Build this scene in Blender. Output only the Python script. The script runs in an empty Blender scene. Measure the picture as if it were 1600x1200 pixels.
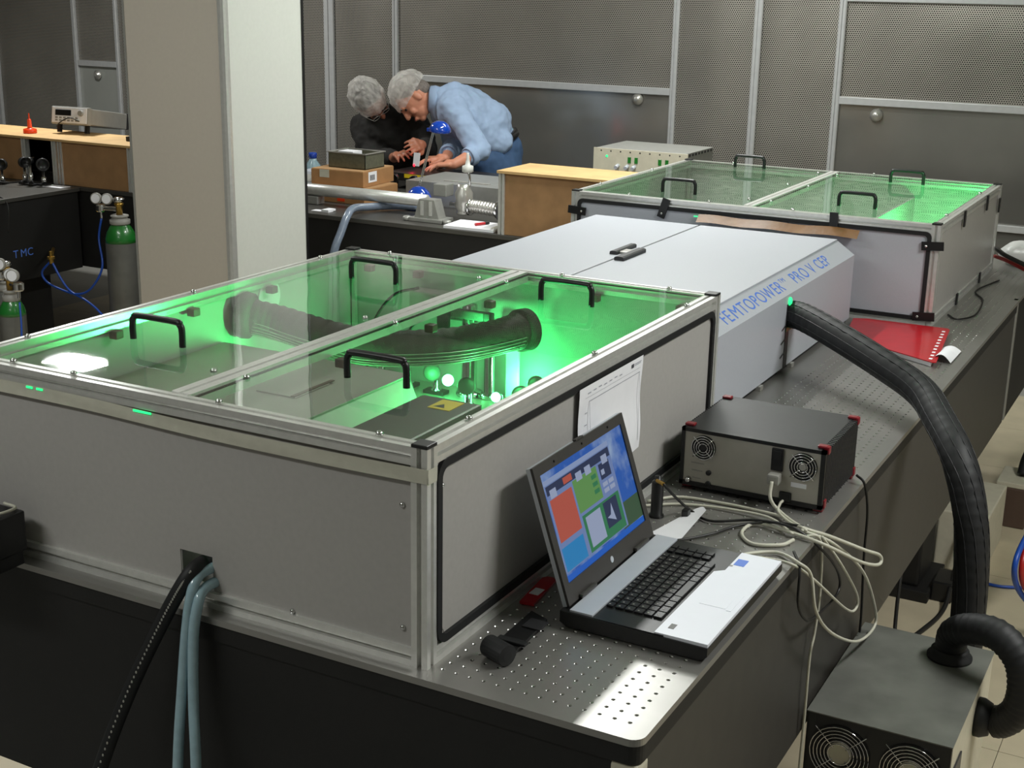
import bpy, bmesh, math, random
from mathutils import Vector, Matrix
random.seed(7)
PI = math.pi
SC = bpy.context.scene
COL = SC.collection
T = 0.92            # height of the optical table tops above the floor

# ------------------------------------------------------------------ camera
cam_d = bpy.data.cameras.new('camera'); cam = bpy.data.objects.new('camera', cam_d); COL.objects.link(cam)
cam.location = (1.0294, -1.6584, 1.0499 + T)
cam.rotation_euler = (1.2852, -0.0181, 0.4960)
cam_d.sensor_width = 36.0; cam_d.lens = 36.0 * 2125.32 / 1600.0
cam_d.clip_start = 0.05; cam_d.clip_end = 60
SC.camera = cam
# ------------------------------------------------------------------ world
w = bpy.data.worlds.new('room_world'); SC.world = w; w.use_nodes = True
w.node_tree.nodes['Background'].inputs[0].default_value = (0.62, 0.66, 0.70, 1)
w.node_tree.nodes['Background'].inputs[1].default_value = 0.05
# ------------------------------------------------------------------ ceiling lamps and added fill lamps
def area(name, loc, sx, sy, power, col=(0.985, 1.0, 0.975), tilt=(0, 0, 0), spread=PI):
    d = bpy.data.lights.new(name, 'AREA'); d.shape = 'RECTANGLE'; d.size = sx; d.size_y = sy
    d.energy = power; d.color = col; d.spread = spread
    o = bpy.data.objects.new(name, d); COL.objects.link(o)
    o.location = (loc[0], loc[1], loc[2] + T); o.rotation_euler = tilt
    return o
area('ceiling_or_fill_lamp', (1.7, 1.3, 1.93), 0.3, 1.2, 68)
area('ceiling_tube', (-1.17, 3.3, 1.93), 0.08, 1.2, 53)      # its light grazes the near box, whose shadow edge falls on the table
area('ceiling_or_fill_lamp', (-4.97, 4.02, 1.93), 0.34, 0.2, 58)
area('ceiling_or_fill_lamp', (-1.5, 4.7, 1.93), 1.2, 0.3, 26)  # added fill for the back wall, kept clear of the lid reflections
area('ceiling_or_fill_lamp', (-2.7, 0.9, 1.93), 1.2, 0.3, 30)  # added fill that brightens the front of the pillar
area('ceiling_or_fill_lamp', (-1.4, -1.6, 1.93), 1.2, 0.3, 32)  # added front fill for the near panel
SC.view_settings.view_transform = 'Standard'; SC.view_settings.look = 'None'
SC.view_settings.exposure = -0.12; SC.view_settings.gamma = 1.0; SC.view_settings.use_curve_mapping = False

# ================================================================== materials
def lin(c):
    def f(v):
        v /= 255.0
        return v / 12.92 if v <= 0.04045 else ((v + 0.055) / 1.055) ** 2.4
    return (f(c[0]), f(c[1]), f(c[2]), 1.0)
def mat(name, rgb, rough=0.5, metal=0.0, var=0.06, nscale=30.0, bump=0.0, bscale=200.0, emit=0.0, coat=0.0, spec=0.5):
    m = bpy.data.materials.new(name); m.use_nodes = True
    nt = m.node_tree; b = nt.nodes['Principled BSDF']; L = nt.links
    c = lin(rgb)
    b.inputs['Roughness'].default_value = rough; b.inputs['Metallic'].default_value = metal
    b.inputs['Coat Weight'].default_value = coat; b.inputs['Specular IOR Level'].default_value = spec
    tc = nt.nodes.new('ShaderNodeTexCoord')
    n = nt.nodes.new('ShaderNodeTexNoise'); n.inputs['Scale'].default_value = nscale; n.inputs['Detail'].default_value = 4
    L.new(tc.outputs['Object'], n.inputs['Vector'])
    r = nt.nodes.new('ShaderNodeValToRGB')
    r.color_ramp.elements[0].position = 0.3; r.color_ramp.elements[1].position = 0.7
    r.color_ramp.elements[0].color = [max(0, v * (1 - var)) for v in c[:3]] + [1]
    r.color_ramp.elements[1].color = [min(1, v * (1 + var)) for v in c[:3]] + [1]
    L.new(n.outputs['Fac'], r.inputs['Fac']); L.new(r.outputs['Color'], b.inputs['Base Color'])
    if bump > 0:
        n2 = nt.nodes.new('ShaderNodeTexNoise'); n2.inputs['Scale'].default_value = bscale
        L.new(tc.outputs['Object'], n2.inputs['Vector'])
        bp = nt.nodes.new('ShaderNodeBump'); bp.inputs['Strength'].default_value = bump; bp.inputs['Distance'].default_value = 0.004
        L.new(n2.outputs['Fac'], bp.inputs['Height']); L.new(bp.outputs['Normal'], b.inputs['Normal'])
    if emit > 0:
        L.new(r.outputs['Color'], b.inputs['Emission Color']); b.inputs['Emission Strength'].default_value = emit
    return m
M = {}
M['alu'] = mat('brushed_aluminium', (226, 226, 222), 0.3, 0.6, 0.05, 60)
M['alu_dull'] = mat('dull_aluminium', (168, 168, 163), 0.45, 0.55, 0.06, 40)
M['chrome'] = mat('polished_steel', (215, 215, 215), 0.12, 1.0, 0.03)
M['steel'] = mat('brushed_steel', (200, 198, 192), 0.3, 0.7, 0.08, 20)
M['panel'] = mat('grey_laminate_panel', (172, 169, 165), 0.42, 0.0, 0.03, 90)
M['panel_in'] = mat('pale_panel_lining', (178, 180, 176), 0.5, 0.0, 0.03)
M['white_box'] = mat('light_grey_powder_coat', (180, 183, 191), 0.42, 0.0, 0.02, 200, 0.03, 900)
M['black_pl'] = mat('black_plastic', (22, 22, 23), 0.38, 0.0, 0.1)
M['black_rub'] = mat('black_rubber', (17, 18, 20), 0.6, 0.0, 0.15)
M['black_table'] = mat('black_table_side', (17, 16, 15), 0.6, 0.0, 0.2, 12, 0.05, 300)
M['grey_side'] = mat('charcoal_table_side', (58, 56, 52), 0.5, 0.0, 0.08, 25)
M['white'] = mat('white_paper', (236, 236, 240), 0.7, 0.0, 0.02)
M['mdf'] = mat('mdf_board', (152, 116, 78), 0.7, 0.0, 0.12, 14, 0.05, 300)
M['mdf_top'] = mat('plywood_board', (200, 165, 112), 0.65, 0.0, 0.12, 10)
M['card'] = mat('cardboard', (166, 122, 78), 0.8, 0.0, 0.08, 20)
M['card_in'] = mat('cardboard_top', (182, 142, 98), 0.8, 0.0, 0.08, 20)
M['floor'] = mat('cream_vinyl_floor', (190, 178, 152), 0.45, 0.0, 0.07, 9)
M['wallp'] = mat('painted_wall', (172, 170, 164), 0.7, 0.0, 0.04)
M['ceil'] = mat('ceiling_tile', (228, 229, 226), 0.8, 0.0, 0.04)
M['frame'] = mat('wall_frame_aluminium', (192, 193, 193), 0.42, 0.3, 0.05, 30)
M['pillar_f'] = mat('pillar_shaded_front', (186, 178, 166), 0.55, 0.0, 0.02, 60)
M['pillar_s'] = mat('pillar_lit_side', (208, 210, 203), 0.55, 0.0, 0.02, 60)  # sides paler than the front: the brighter light there is put into the colour
M['red'] = mat('red_plastic', (182, 12, 28), 0.32, 0.0, 0.08, coat=0.3)
M['darkred'] = mat('dark_red_plastic', (128, 18, 34), 0.3, 0.0, 0.08, coat=0.4)
M['blue_pl'] = mat('glossy_blue_plastic', (10, 62, 168), 0.15, 0.0, 0.05, coat=0.8)
M['blue_tube'] = mat('blue_tubing', (28, 74, 168), 0.35)
M['red_tube'] = mat('red_tubing', (170, 30, 28), 0.35)
M['text_blue'] = mat('blue_print', (84, 124, 214), 0.5, 0.0, 0.02)
M['clear_tube'] = mat('pale_clear_tubing', (150, 178, 188), 0.22, 0.0, 0.08, 60, coat=0.5)
M['grey_tube'] = mat('grey_corrugated_tubing', (120, 132, 150), 0.25, 0.0, 0.08, 60, coat=0.5)
M['cable_white'] = mat('pale_grey_cable', (196, 194, 178), 0.45)
M['cable_black'] = mat('black_cable', (24, 23, 22), 0.45)
M['tape'] = mat('masking_tape', (194, 192, 176), 0.6, 0.0, 0.05, 40, 0.1, 120)
M['amber'] = mat('amber_film_tape', (122, 82, 34), 0.45, 0.0, 0.18, 18, 0.15, 60)
M['yellow'] = mat('yellow_label', (228, 198, 30), 0.5)
M['orange'] = mat('orange_plastic', (240, 70, 18), 0.35)
M['laptop_silver'] = mat('laptop_silver_plastic', (205, 210, 220), 0.34, 0.25, 0.02)
M['laptop_white'] = mat('laptop_pale_palm_rest', (226, 229, 238), 0.4, 0.0, 0.01)
M['laptop_dark'] = mat('laptop_dark_bezel', (62, 60, 58), 0.4, 0.0, 0.04)
M['key'] = mat('black_key_cap', (30, 29, 32), 0.4, 0.0, 0.1)
M['grey_pl'] = mat('grey_plastic', (150, 148, 142), 0.5)
M['grey_panel'] = mat('instrument_rear_panel', (176, 172, 162), 0.48, 0.15, 0.04)
M['dark_case'] = mat('dark_instrument_case', (48, 48, 50), 0.42, 0.2, 0.08, 40)
M['beige'] = mat('beige_case', (196, 190, 170), 0.5)
M['cyl_grey'] = mat('worn_grey_cylinder', (112, 112, 108), 0.4, 0.4, 0.2, 9)
M['green_paint'] = mat('green_cylinder_paint', (28, 112, 40), 0.28, 0.0, 0.1, coat=0.4)
M['brass'] = mat('brass', (186, 150, 74), 0.3, 0.9)
M['duct'] = mat('dark_woven_duct', (58, 53, 46), 0.6, 0.0, 0.25, 120, 0.5, 500)
M['glow'] = mat('green_laser_glow', (120, 255, 170), 0.5, 0.0, 0.0, emit=14)
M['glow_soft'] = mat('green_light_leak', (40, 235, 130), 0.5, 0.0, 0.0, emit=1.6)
M['glow_red'] = mat('red_laser_glow', (255, 30, 50), 0.5, 0.0, 0.0, emit=4)
M['hous_grey'] = mat('grey_optics_housing', (150, 148, 140), 0.5, 0.1, 0.04)
M['hous_dark'] = mat('dark_anodised_cover', (78, 78, 74), 0.42, 0.3, 0.05)
M['hous_pale'] = mat('pale_optics_housing_side', (205, 206, 200), 0.5)
M['chiller'] = mat('dusty_grey_steel_lid', (112, 113, 107), 0.45, 0.3, 0.22, 9)
M['brown'] = mat('brown_block', (84, 66, 56), 0.5)
M['bag'] = mat('white_plastic_bag', (214, 214, 212), 0.3, 0.0, 0.05, 12, 0.4, 25)
# --- people
M['skin1'] = mat('light_skin', (206, 140, 112), 0.5, 0.0, 0.07, 20)
M['skin2'] = mat('tan_skin', (162, 102, 76), 0.5, 0.0, 0.07, 20)
M['shirt'] = mat('light_blue_shirt', (156, 178, 208), 0.75, 0.0, 0.06, 12, 0.6, 14)
M['sweater'] = mat('black_sweater', (21, 18, 15), 0.85, 0.0, 0.1, 12, 0.4, 14)
M['jeans'] = mat('blue_jeans', (58, 86, 122), 0.8, 0.0, 0.18, 16, 0.4, 18)
M['trousers'] = mat('dark_navy_trousers', (34, 40, 60), 0.8)
M['hair_grey'] = mat('grey_hair', (120, 112, 106), 0.7, 0.0, 0.3, 90)
M['hair_black'] = mat('black_hair', (26, 22, 20), 0.6, 0.0, 0.3, 90)
M['eye'] = mat('dark_eye', (38, 24, 20), 0.3)
M['lip'] = mat('lips', (176, 96, 86), 0.5)

def m_sheer():
    m = bpy.data.materials.new('sheer_white_hairnet'); m.use_nodes = True
    nt = m.node_tree; L = nt.links; nt.nodes.remove(nt.nodes['Principled BSDF'])
    out = nt.nodes['Material Output']
    tr = nt.nodes.new('ShaderNodeBsdfTransparent'); df = nt.nodes.new('ShaderNodeBsdfDiffuse'); df.inputs[0].default_value = lin((236, 232, 226))
    tl = nt.nodes.new('ShaderNodeBsdfTranslucent'); tl.inputs[0].default_value = lin((236, 232, 226))
    ad = nt.nodes.new('ShaderNodeMixShader'); ad.inputs[0].default_value = 0.3
    L.new(df.outputs[0], ad.inputs[1]); L.new(tl.outputs[0], ad.inputs[2])
    tc = nt.nodes.new('ShaderNodeTexCoord'); n = nt.nodes.new('ShaderNodeTexNoise'); n.inputs['Scale'].default_value = 16
    n.inputs['Detail'].default_value = 3; n.inputs['Distortion'].default_value = 1.6
    L.new(tc.outputs['Object'], n.inputs['Vector'])
    mr = nt.nodes.new('ShaderNodeMapRange'); mr.inputs[1].default_value = 0.35; mr.inputs[2].default_value = 0.65
    mr.inputs[3].default_value = 0.34; mr.inputs[4].default_value = 0.66
    L.new(n.outputs['Fac'], mr.inputs[0])
    mx = nt.nodes.new('ShaderNodeMixShader'); L.new(mr.outputs[0], mx.inputs[0]); L.new(tr.outputs[0], mx.inputs[1]); L.new(ad.outputs[0], mx.inputs[2])
    L.new(mx.outputs[0], out.inputs[0]); return m
M['sheer'] = m_sheer()
def m_lid():
    m = bpy.data.materials.new('clear_polycarbonate'); m.use_nodes = True
    nt = m.node_tree; L = nt.links; nt.nodes.remove(nt.nodes['Principled BSDF']); out = nt.nodes['Material Output']
    tr = nt.nodes.new('ShaderNodeBsdfTransparent'); tr.inputs[0].default_value = (0.95, 0.97, 0.95, 1)
    gl = nt.nodes.new('ShaderNodeBsdfGlossy'); gl.inputs['Roughness'].default_value = 0.015
    fr = nt.nodes.new('ShaderNodeFresnel'); fr.inputs['IOR'].default_value = 2.1
    ge = nt.nodes.new('ShaderNodeNewGeometry')
    inv = nt.nodes.new('ShaderNodeMath'); inv.operation = 'SUBTRACT'; inv.inputs[0].default_value = 1.0
    L.new(ge.outputs['Backfacing'], inv.inputs[1])
    mu = nt.nodes.new('ShaderNodeMath'); mu.operation = 'MULTIPLY'
    L.new(fr.outputs[0], mu.inputs[0]); L.new(inv.outputs[0], mu.inputs[1])
    tc = nt.nodes.new('ShaderNodeTexCoord'); n = nt.nodes.new('ShaderNodeTexNoise'); n.inputs['Scale'].default_value = 3.5
    L.new(tc.outputs['Object'], n.inputs['Vector'])
    bp = nt.nodes.new('ShaderNodeBump'); bp.inputs['Strength'].default_value = 0.02; bp.inputs['Distance'].default_value = 0.05
    L.new(n.outputs['Fac'], bp.inputs['Height']); L.new(bp.outputs['Normal'], gl.inputs['Normal'])
    mx = nt.nodes.new('ShaderNodeMixShader'); L.new(mu.outputs[0], mx.inputs[0]); L.new(tr.outputs[0], mx.inputs[1]); L.new(gl.outputs[0], mx.inputs[2])
    L.new(mx.outputs[0], out.inputs[0]); return m
M['lid'] = m_lid()
def m_perf():
    # perforated sheet steel: staggered rows of round holes, 10 mm pitch
    m = mat('perforated_steel_sheet', (176, 171, 162), 0.38, 0.55, 0.10, 3.0, 0.1, 1.6)
    nt = m.node_tree; L = nt.links; b = nt.nodes['Principled BSDF']
    tc = nt.nodes.new('ShaderNodeTexCoord'); sp = nt.nodes.new('ShaderNodeSeparateXYZ'); L.new(tc.outputs['Object'], sp.inputs[0])
    def mth(op, a, bb=None):
        n = nt.nodes.new('ShaderNodeMath'); n.operation = op
        for i, v in enumerate((a, bb)):
            if v is None: continue
            if isinstance(v, (int, float)): n.inputs[i].default_value = v
            else: L.new(v, n.inputs[i])
        return n.outputs[0]
    pz = 0.0104; px = 0.012
    row = mth('FLOOR', mth('DIVIDE', sp.outputs[2], pz))
    odd = mth('MULTIPLY', mth('MODULO', mth('ABSOLUTE', row), 2.0), 0.5)
    fx = mth('SUBTRACT', mth('FRACT', mth('ADD', mth('DIVIDE', sp.outputs[0], px), odd)), 0.5)
    fz = mth('SUBTRACT', mth('FRACT', mth('DIVIDE', sp.outputs[2], pz)), 0.5)
    d = mth('SQRT', mth('ADD', mth('MULTIPLY', fx, fx), mth('MULTIPLY', fz, fz)))
    hole = mth('LESS_THAN', d, 0.34)
    dk = nt.nodes.new('ShaderNodeBsdfDiffuse'); dk.inputs[0].default_value = (0.035, 0.033, 0.03, 1)
    mx = nt.nodes.new('ShaderNodeMixShader'); L.new(hole, mx.inputs[0]); L.new(b.outputs[0], mx.inputs[1]); L.new(dk.outputs[0], mx.inputs[2])
    L.new(mx.outputs[0], nt.nodes['Material Output'].inputs[0]); return m
M['perf'] = m_perf()
M['sheet'] = mat('plain_steel_sheet', (158, 156, 150), 0.2, 0.7, 0.12, 2.2, 0.12, 1.4)
M['sheet_pale'] = mat('pale_steel_sheet', (178, 180, 174), 0.45, 0.4, 0.05, 2.2)
def m_plate():
    m = mat('brushed_breadboard_plate', (150, 148, 144), 0.3, 0.6, 0.06, 6.0)
    nt = m.node_tree; b = nt.nodes['Principled BSDF']
    tc = nt.nodes.new('ShaderNodeTexCoord'); mp = nt.nodes.new('ShaderNodeMapping'); mp.inputs['Scale'].default_value = (3, 400, 1)
    n = nt.nodes.new('ShaderNodeTexNoise'); n.inputs['Scale'].default_value = 4; nt.links.new(tc.outputs['Object'], mp.inputs[0]); nt.links.new(mp.outputs[0], n.inputs['Vector'])
    mr = nt.nodes.new('ShaderNodeMapRange'); mr.inputs[3].default_value = 0.27; mr.inputs[4].default_value = 0.38
    nt.links.new(n.outputs['Fac'], mr.inputs[0]); nt.links.new(mr.outputs[0], b.inputs['Roughness']); return m
M['plate'] = m_plate()
def m_screen():
    # sky-and-hill desktop picture of the laptop
    m = mat('desktop_picture', (60, 120, 215), 0.25, 0.0, 0.0)
    nt = m.node_tree; L = nt.links; b = nt.nodes['Principled BSDF']
    tc = nt.nodes.new('ShaderNodeTexCoord'); n = nt.nodes.new('ShaderNodeTexNoise'); n.inputs['Scale'].default_value = 14; n.inputs['Detail'].default_value = 6
    L.new(tc.outputs['Object'], n.inputs['Vector'])
    r = nt.nodes.new('ShaderNodeValToRGB'); e = r.color_ramp.elements
    e[0].position = 0.48; e[0].color = lin((46, 104, 200)); e[1].position = 0.72; e[1].color = lin((170, 196, 232))
    L.new(n.outputs['Fac'], r.inputs['Fac']); L.new(r.outputs['Color'], b.inputs['Emission Color']); b.inputs['Emission Strength'].default_value = 0.6
    b.inputs['Base Color'].default_value = (0.01, 0.01, 0.012, 1)
    for l in list(b.inputs['Base Color'].links): L.remove(l)
    return m
M['screen'] = m_screen()
def emis(name, rgb, s=0.6):
    m = mat(name, (8, 8, 9), 0.3, 0.0, 0.0); b = m.node_tree.nodes['Principled BSDF']
    b.inputs['Emission Color'].default_value = lin(rgb); b.inputs['Emission Strength'].default_value = s; return m
for k, c in dict(hill=(70, 100, 74), taskbar=(40, 110, 220), win=(128, 152, 206), red=(206, 100, 84), green=(112, 168, 96), dgreen=(60, 140, 96), dark=(52, 64, 98),
                 cyan=(48, 150, 218), pale=(176, 190, 222), title=(160, 180, 222)).items(): M['scr_' + k] = emis('screen_' + k, c)

# ================================================================== mesh builder
class MB:
    def __init__(s): s.v = []; s.f = []; s.smooth = False
    def add(s, vs, fs):
        k = len(s.v); s.v += [tuple(p) for p in vs]; s.f += [tuple(i + k for i in f) for f in fs]; return s
    def box(s, x0, x1, y0, y1, z0, z1, bev=0.0):
        if bev <= 0:
            v = [(x0, y0, z0), (x1, y0, z0), (x1, y1, z0), (x0, y1, z0), (x0, y0, z1), (x1, y0, z1), (x1, y1, z1), (x0, y1, z1)]
            return s.add(v, [(3, 2, 1, 0), (4, 5, 6, 7), (0, 1, 5, 4), (1, 2, 6, 5), (2, 3, 7, 6), (3, 0, 4, 7)])
        bm = bmesh.new(); bmesh.ops.create_cube(bm, size=1)
        for q in bm.verts: q.co = Vector(((x0 + x1) / 2 + q.co.x * (x1 - x0), (y0 + y1) / 2 + q.co.y * (y1 - y0), (z0 + z1) / 2 + q.co.z * (z1 - z0)))
        bmesh.ops.bevel(bm, geom=bm.edges[:], offset=bev, segments=2, affect='EDGES', profile=0.6)
        return s.bm(bm)
    def bm(s, bm):
        bm.verts.index_update(); s.add([q.co for q in bm.verts], [[q.index for q in f.verts] for f in bm.faces]); bm.free(); return s
    def prism(s, poly, fn, a, b):
        # poly: 2-D outline, fn(u, v, t) -> 3-D point, extruded from t=a to t=b
        n = len(poly); vs = [fn(u, v, a) for u, v in poly] + [fn(u, v, b) for u, v in poly]
        fs = [tuple(range(n - 1, -1, -1)), tuple(range(n, 2 * n))] + [(i, (i + 1) % n, n + (i + 1) % n, n + i) for i in range(n)]
        return s.add(vs, fs)
    def cyl(s, p0, p1, r0, r1=None, seg=16, cap=True):
        r1 = r0 if r1 is None else r1
        p0 = Vector(p0); p1 = Vector(p1); d = (p1 - p0).normalized(); a = d.orthogonal().normalized(); b = d.cross(a)
        vs = []
        for p, r in ((p0, r0), (p1, r1)):
            for i in range(seg):
                t = 2 * PI * i / seg; vs.append(p + a * r * math.cos(t) + b * r * math.sin(t))
        fs = [(i, (i + 1) % seg, seg + (i + 1) % seg, seg + i) for i in range(seg)]
        if cap: fs += [tuple(range(seg - 1, -1, -1)), tuple(range(seg, 2 * seg))]
        return s.add(vs, fs)
    def tube(s, pts, r, seg=10, sub=8, cap=True, rfn=None):
        P = smooth_path(pts, sub); n = len(P); k = len(s.v)
        tang = [(P[min(i + 1, n - 1)] - P[max(i - 1, 0)]).normalized() for i in range(n)]
        a = tang[0].orthogonal().normalized()
        vs = []
        for i in range(n):
            d = tang[i]; a = (a - d * a.dot(d)).normalized(); b = d.cross(a)
            rr = rfn(i / (n - 1), i) if rfn else r
            for j in range(seg):
                t = 2 * PI * j / seg; vs.append(P[i] + a * rr * math.cos(t) + b * rr * math.sin(t))
        fs = [(i * seg + j, i * seg + (j + 1) % seg, (i + 1) * seg + (j + 1) % seg, (i + 1) * seg + j) for i in range(n - 1) for j in range(seg)]
        if cap: fs += [tuple(range(seg - 1, -1, -1)), tuple((n - 1) * seg + j for j in range(seg))]
        s.smooth = True
        return s.add(vs, fs)
    def lathe(s, prof, c, axis=(0, 0, 1), seg=24):
        # prof: list of (radius, height) along axis from point c
        c = Vector(c); d = Vector(axis).normalized(); a = d.orthogonal().normalized(); b = d.cross(a); vs = []
        for r, h in prof:
            for j in range(seg):
                t = 2 * PI * j / seg; vs.append(c + d * h + a * r * math.cos(t) + b * r * math.sin(t))
        n = len(prof)
        fs = [(i * seg + j, i * seg + (j + 1) % seg, (i + 1) * seg + (j + 1) % seg, (i + 1) * seg + j) for i in range(n - 1) for j in range(seg)]
        fs += [tuple(range(seg - 1, -1, -1)), tuple((n - 1) * seg + j for j in range(seg))]
        return s.add(vs, fs)
    def ell(s, c, r, seg=16, rings=10, rot=None):
        c = Vector(c); vs = []; fs = []
        for i in range(1, rings):
            ph = PI * i / rings
            for j in range(seg):
                t = 2 * PI * j / seg; p = Vector((r[0] * math.sin(ph) * math.cos(t), r[1] * math.sin(ph) * math.sin(t), r[2] * math.cos(ph)))
                vs.append(c + (rot @ p if rot else p))
        top = Vector((0, 0, r[2])); k = len(vs); vs += [c + (rot @ top if rot else top), c - (rot @ top if rot else top)]
        for i in range(rings - 2):
            for j in range(seg): fs.append((i * seg + j, (i + 1) * seg + j, (i + 1) * seg + (j + 1) % seg, i * seg + (j + 1) % seg))
        for j in range(seg):
            fs.append((k, j, (j + 1) % seg)); fs.append((k + 1, (rings - 2) * seg + (j + 1) % seg, (rings - 2) * seg + j))
        return s.add(vs, fs)
    def quad(s, a, b, c, d): return s.add([a, b, c, d], [(0, 1, 2, 3)])
    def slab(s, a, b, c, d, n, t):
        # quad a-b-c-d thickened along n by t
        n = Vector(n).normalized() * t; lo = [Vector(q) for q in (a, b, c, d)]; hi = [q + n for q in lo]
        return s.add(lo + hi, [(3, 2, 1, 0), (4, 5, 6, 7), (0, 1, 5, 4), (1, 2, 6, 5), (2, 3, 7, 6), (3, 0, 4, 7)])
    def grid(s, fn, nu, nv):
        vs = [fn(i / nu, j / nv) for j in range(nv + 1) for i in range(nu + 1)]
        fs = [(j * (nu + 1) + i, j * (nu + 1) + i + 1, (j + 1) * (nu + 1) + i + 1, (j + 1) * (nu + 1) + i) for j in range(nv) for i in range(nu)]
        return s.add(vs, fs)
    def build(s, name, m, parent=None, smooth=None, fix=True):
        org = ORG.get(parent.name, Vector((0, 0, 0))) if parent else Vector((0, 0, 0))
        if not parent and s.v:
            xs = [p[0] for p in s.v]; ys = [p[1] for p in s.v]; zs = [p[2] for p in s.v]
            org = Vector(((min(xs) + max(xs)) / 2, (min(ys) + max(ys)) / 2, min(zs)))
        me = bpy.data.meshes.new(name); me.from_pydata([(Vector(p) - org) for p in s.v], [], s.f)
        if fix:
            bm = bmesh.new(); bm.from_mesh(me); bmesh.ops.recalc_face_normals(bm, faces=bm.faces[:]); bm.to_mesh(me); bm.free()
        me.materials.append(M[m] if isinstance(m, str) else m)
        sm = s.smooth if smooth is None else smooth
        if sm:
            for p in me.polygons: p.use_smooth = True
        o = bpy.data.objects.new(name, me); COL.objects.link(o)
        if parent: o.parent = parent; ORG[o.name] = org
        else: o.location = org + Vector((0, 0, T)); ORG[o.name] = org
        return o
ORG = {}
def smooth_path(pts, sub=8):
    P = [Vector(p) for p in pts]
    if sub <= 1 or len(P) < 3: return P
    out = []
    for i in range(len(P) - 1):
        p0 = P[i - 1] if i else P[0] * 2 - P[1]; p1 = P[i]; p2 = P[i + 1]; p3 = P[i + 2] if i + 2 < len(P) else P[-1] * 2 - P[-2]
        for k in range(sub):
            t = k / sub
            out.append(0.5 * ((2 * p1) + (p2 - p0) * t + (2 * p0 - 5 * p1 + 4 * p2 - p3) * t * t + (3 * p1 - p0 - 3 * p2 + p3) * t ** 3))
    out.append(P[-1]); return out
def tag(o, label, cat, group=None):
    o['label'] = label; o['category'] = cat
    if group: o['group'] = group
    return o
def thing(name, label, cat, loc, group=None):
    o = bpy.data.objects.new(name, None); COL.objects.link(o); o.empty_display_size = 0.05
    o.location = (loc[0], loc[1], loc[2] + T); ORG[o.name] = Vector(loc); return tag(o, label, cat, group)
def struct(o): o['kind'] = 'structure'; return o
def share(src, name, parent, d):      # another piece with the same mesh, moved by d inside its thing
    o = bpy.data.objects.new(name, src.data); COL.objects.link(o); o.parent = parent; o.location = Vector(d); ORG[o.name] = ORG.get(parent.name, Vector()); return o
PROF = []
def prof_poly(h, sw, sd):
    return [(h, -h), (h, -sw), (h - sd, -sw), (h - sd, sw), (h, sw), (h, h), (sw, h), (sw, h - sd), (-sw, h - sd), (-sw, h), (-h, h), (-h, sw), (-h + sd, sw), (-h + sd, -sw), (-h, -sw), (-h, -h), (-sw, -h), (-sw, -h + sd), (sw, -h + sd), (sw, -h)]
def profile(mb, c, axis, a, b, size=0.03):
    h = size / 2; poly = prof_poly(h, size * 0.14, size * 0.3)
    if axis == 'z': fn = lambda u, v, t: (c[0] + u, c[1] + v, t)
    elif axis == 'x': fn = lambda u, v, t: (t, c[0] + u, c[1] + v)
    else: fn = lambda u, v, t: (c[0] + u, t, c[1] + v)
    return mb.prism(poly, fn, a, b)
def text_mesh(name, s, size, m, parent, origin, right, up, ext=0.0006, align='LEFT', bold=0.0, sx=1.0):
    cu = bpy.data.curves.new(name, 'FONT'); cu.body = s; cu.size = size; cu.extrude = ext; cu.align_x = align; cu.offset = bold
    tmp = bpy.data.objects.new(name + '_tmp', cu); COL.objects.link(tmp)
    me = bpy.data.meshes.new_from_object(tmp.evaluated_get(bpy.context.evaluated_depsgraph_get()))
    bpy.data.objects.remove(tmp)
    r = Vector(right).normalized(); u = Vector(up).normalized(); n = r.cross(u)
    org = ORG[parent.name]; o3 = Vector(origin)
    for q in me.vertices: q.co = o3 + r * q.co.x * sx + u * q.co.y + n * q.co.z - org
    me.materials.clear(); me.materials.append(M[m])
    o = bpy.data.objects.new(name, me); COL.objects.link(o); o.parent = parent; ORG[o.name] = org; return o

# ================================================================== the setting
YW = 5.8
fl = MB(); fl.box(-9.0, 3.2, -4.5, YW + 0.3, -0.99, -0.926); floor = struct(fl.build('floor', 'grey_pl'))
tl = MB(); tl.box(-0.298, 0.298, -0.298, 0.298, -0.926, -0.92)
t0 = None
for ix in range(-3, 4):
    for iy in range(0, 9):
        cx, cy = 0.37 + 0.6 * ix, 0.35 + 0.6 * iy
        if t0 is None:
            m0 = MB(); m0.box(cx - .299, cx + .299, cy - .299, cy + .299, -0.926, -0.92); t0 = m0.build('floor_tile', 'floor', floor); t0c = (cx, cy)
        else: share(t0, 'floor_tile', floor, (cx - t0c[0], cy - t0c[1], 0))
for ix in range(-9, -3):
    for iy in range(2, 9): share(t0, 'floor_tile', floor, (0.37 + .6 * ix - t0c[0], .35 + .6 * iy - t0c[1], 0))
ce = MB(); ce.box(-9.0, 3.2, -4.5, YW + .3, 1.96, 2.05)
struct(ce.build('ceiling', 'ceil'))
struct(MB().box(3.1, 3.2, -4.5, YW + 0.3, -0.92, 1.96).build('wall_right', 'wallp'))
struct(MB().box(-9.0, -8.9, -4.5, YW + 0.3, -0.92, 1.96).build('wall_left', 'wallp'))
struct(MB().box(-8.9, 3.1, -4.5, -4.4, -0.92, 1.96).build('wall_front', 'wallp'))
wb = struct(MB().box(-8.9, 3.1, YW + 0.03, YW + 0.12, -0.92, 1.96).build('wall_back', 'black_table'))
posts = [(-7.42, .05), (-6.595, .035), (-6.19, .03), (-4.34, .075), (-3.83, .04), (-1.937, .037), (-1.455, .045), (-0.99, .04), (2.2, .04)]
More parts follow.
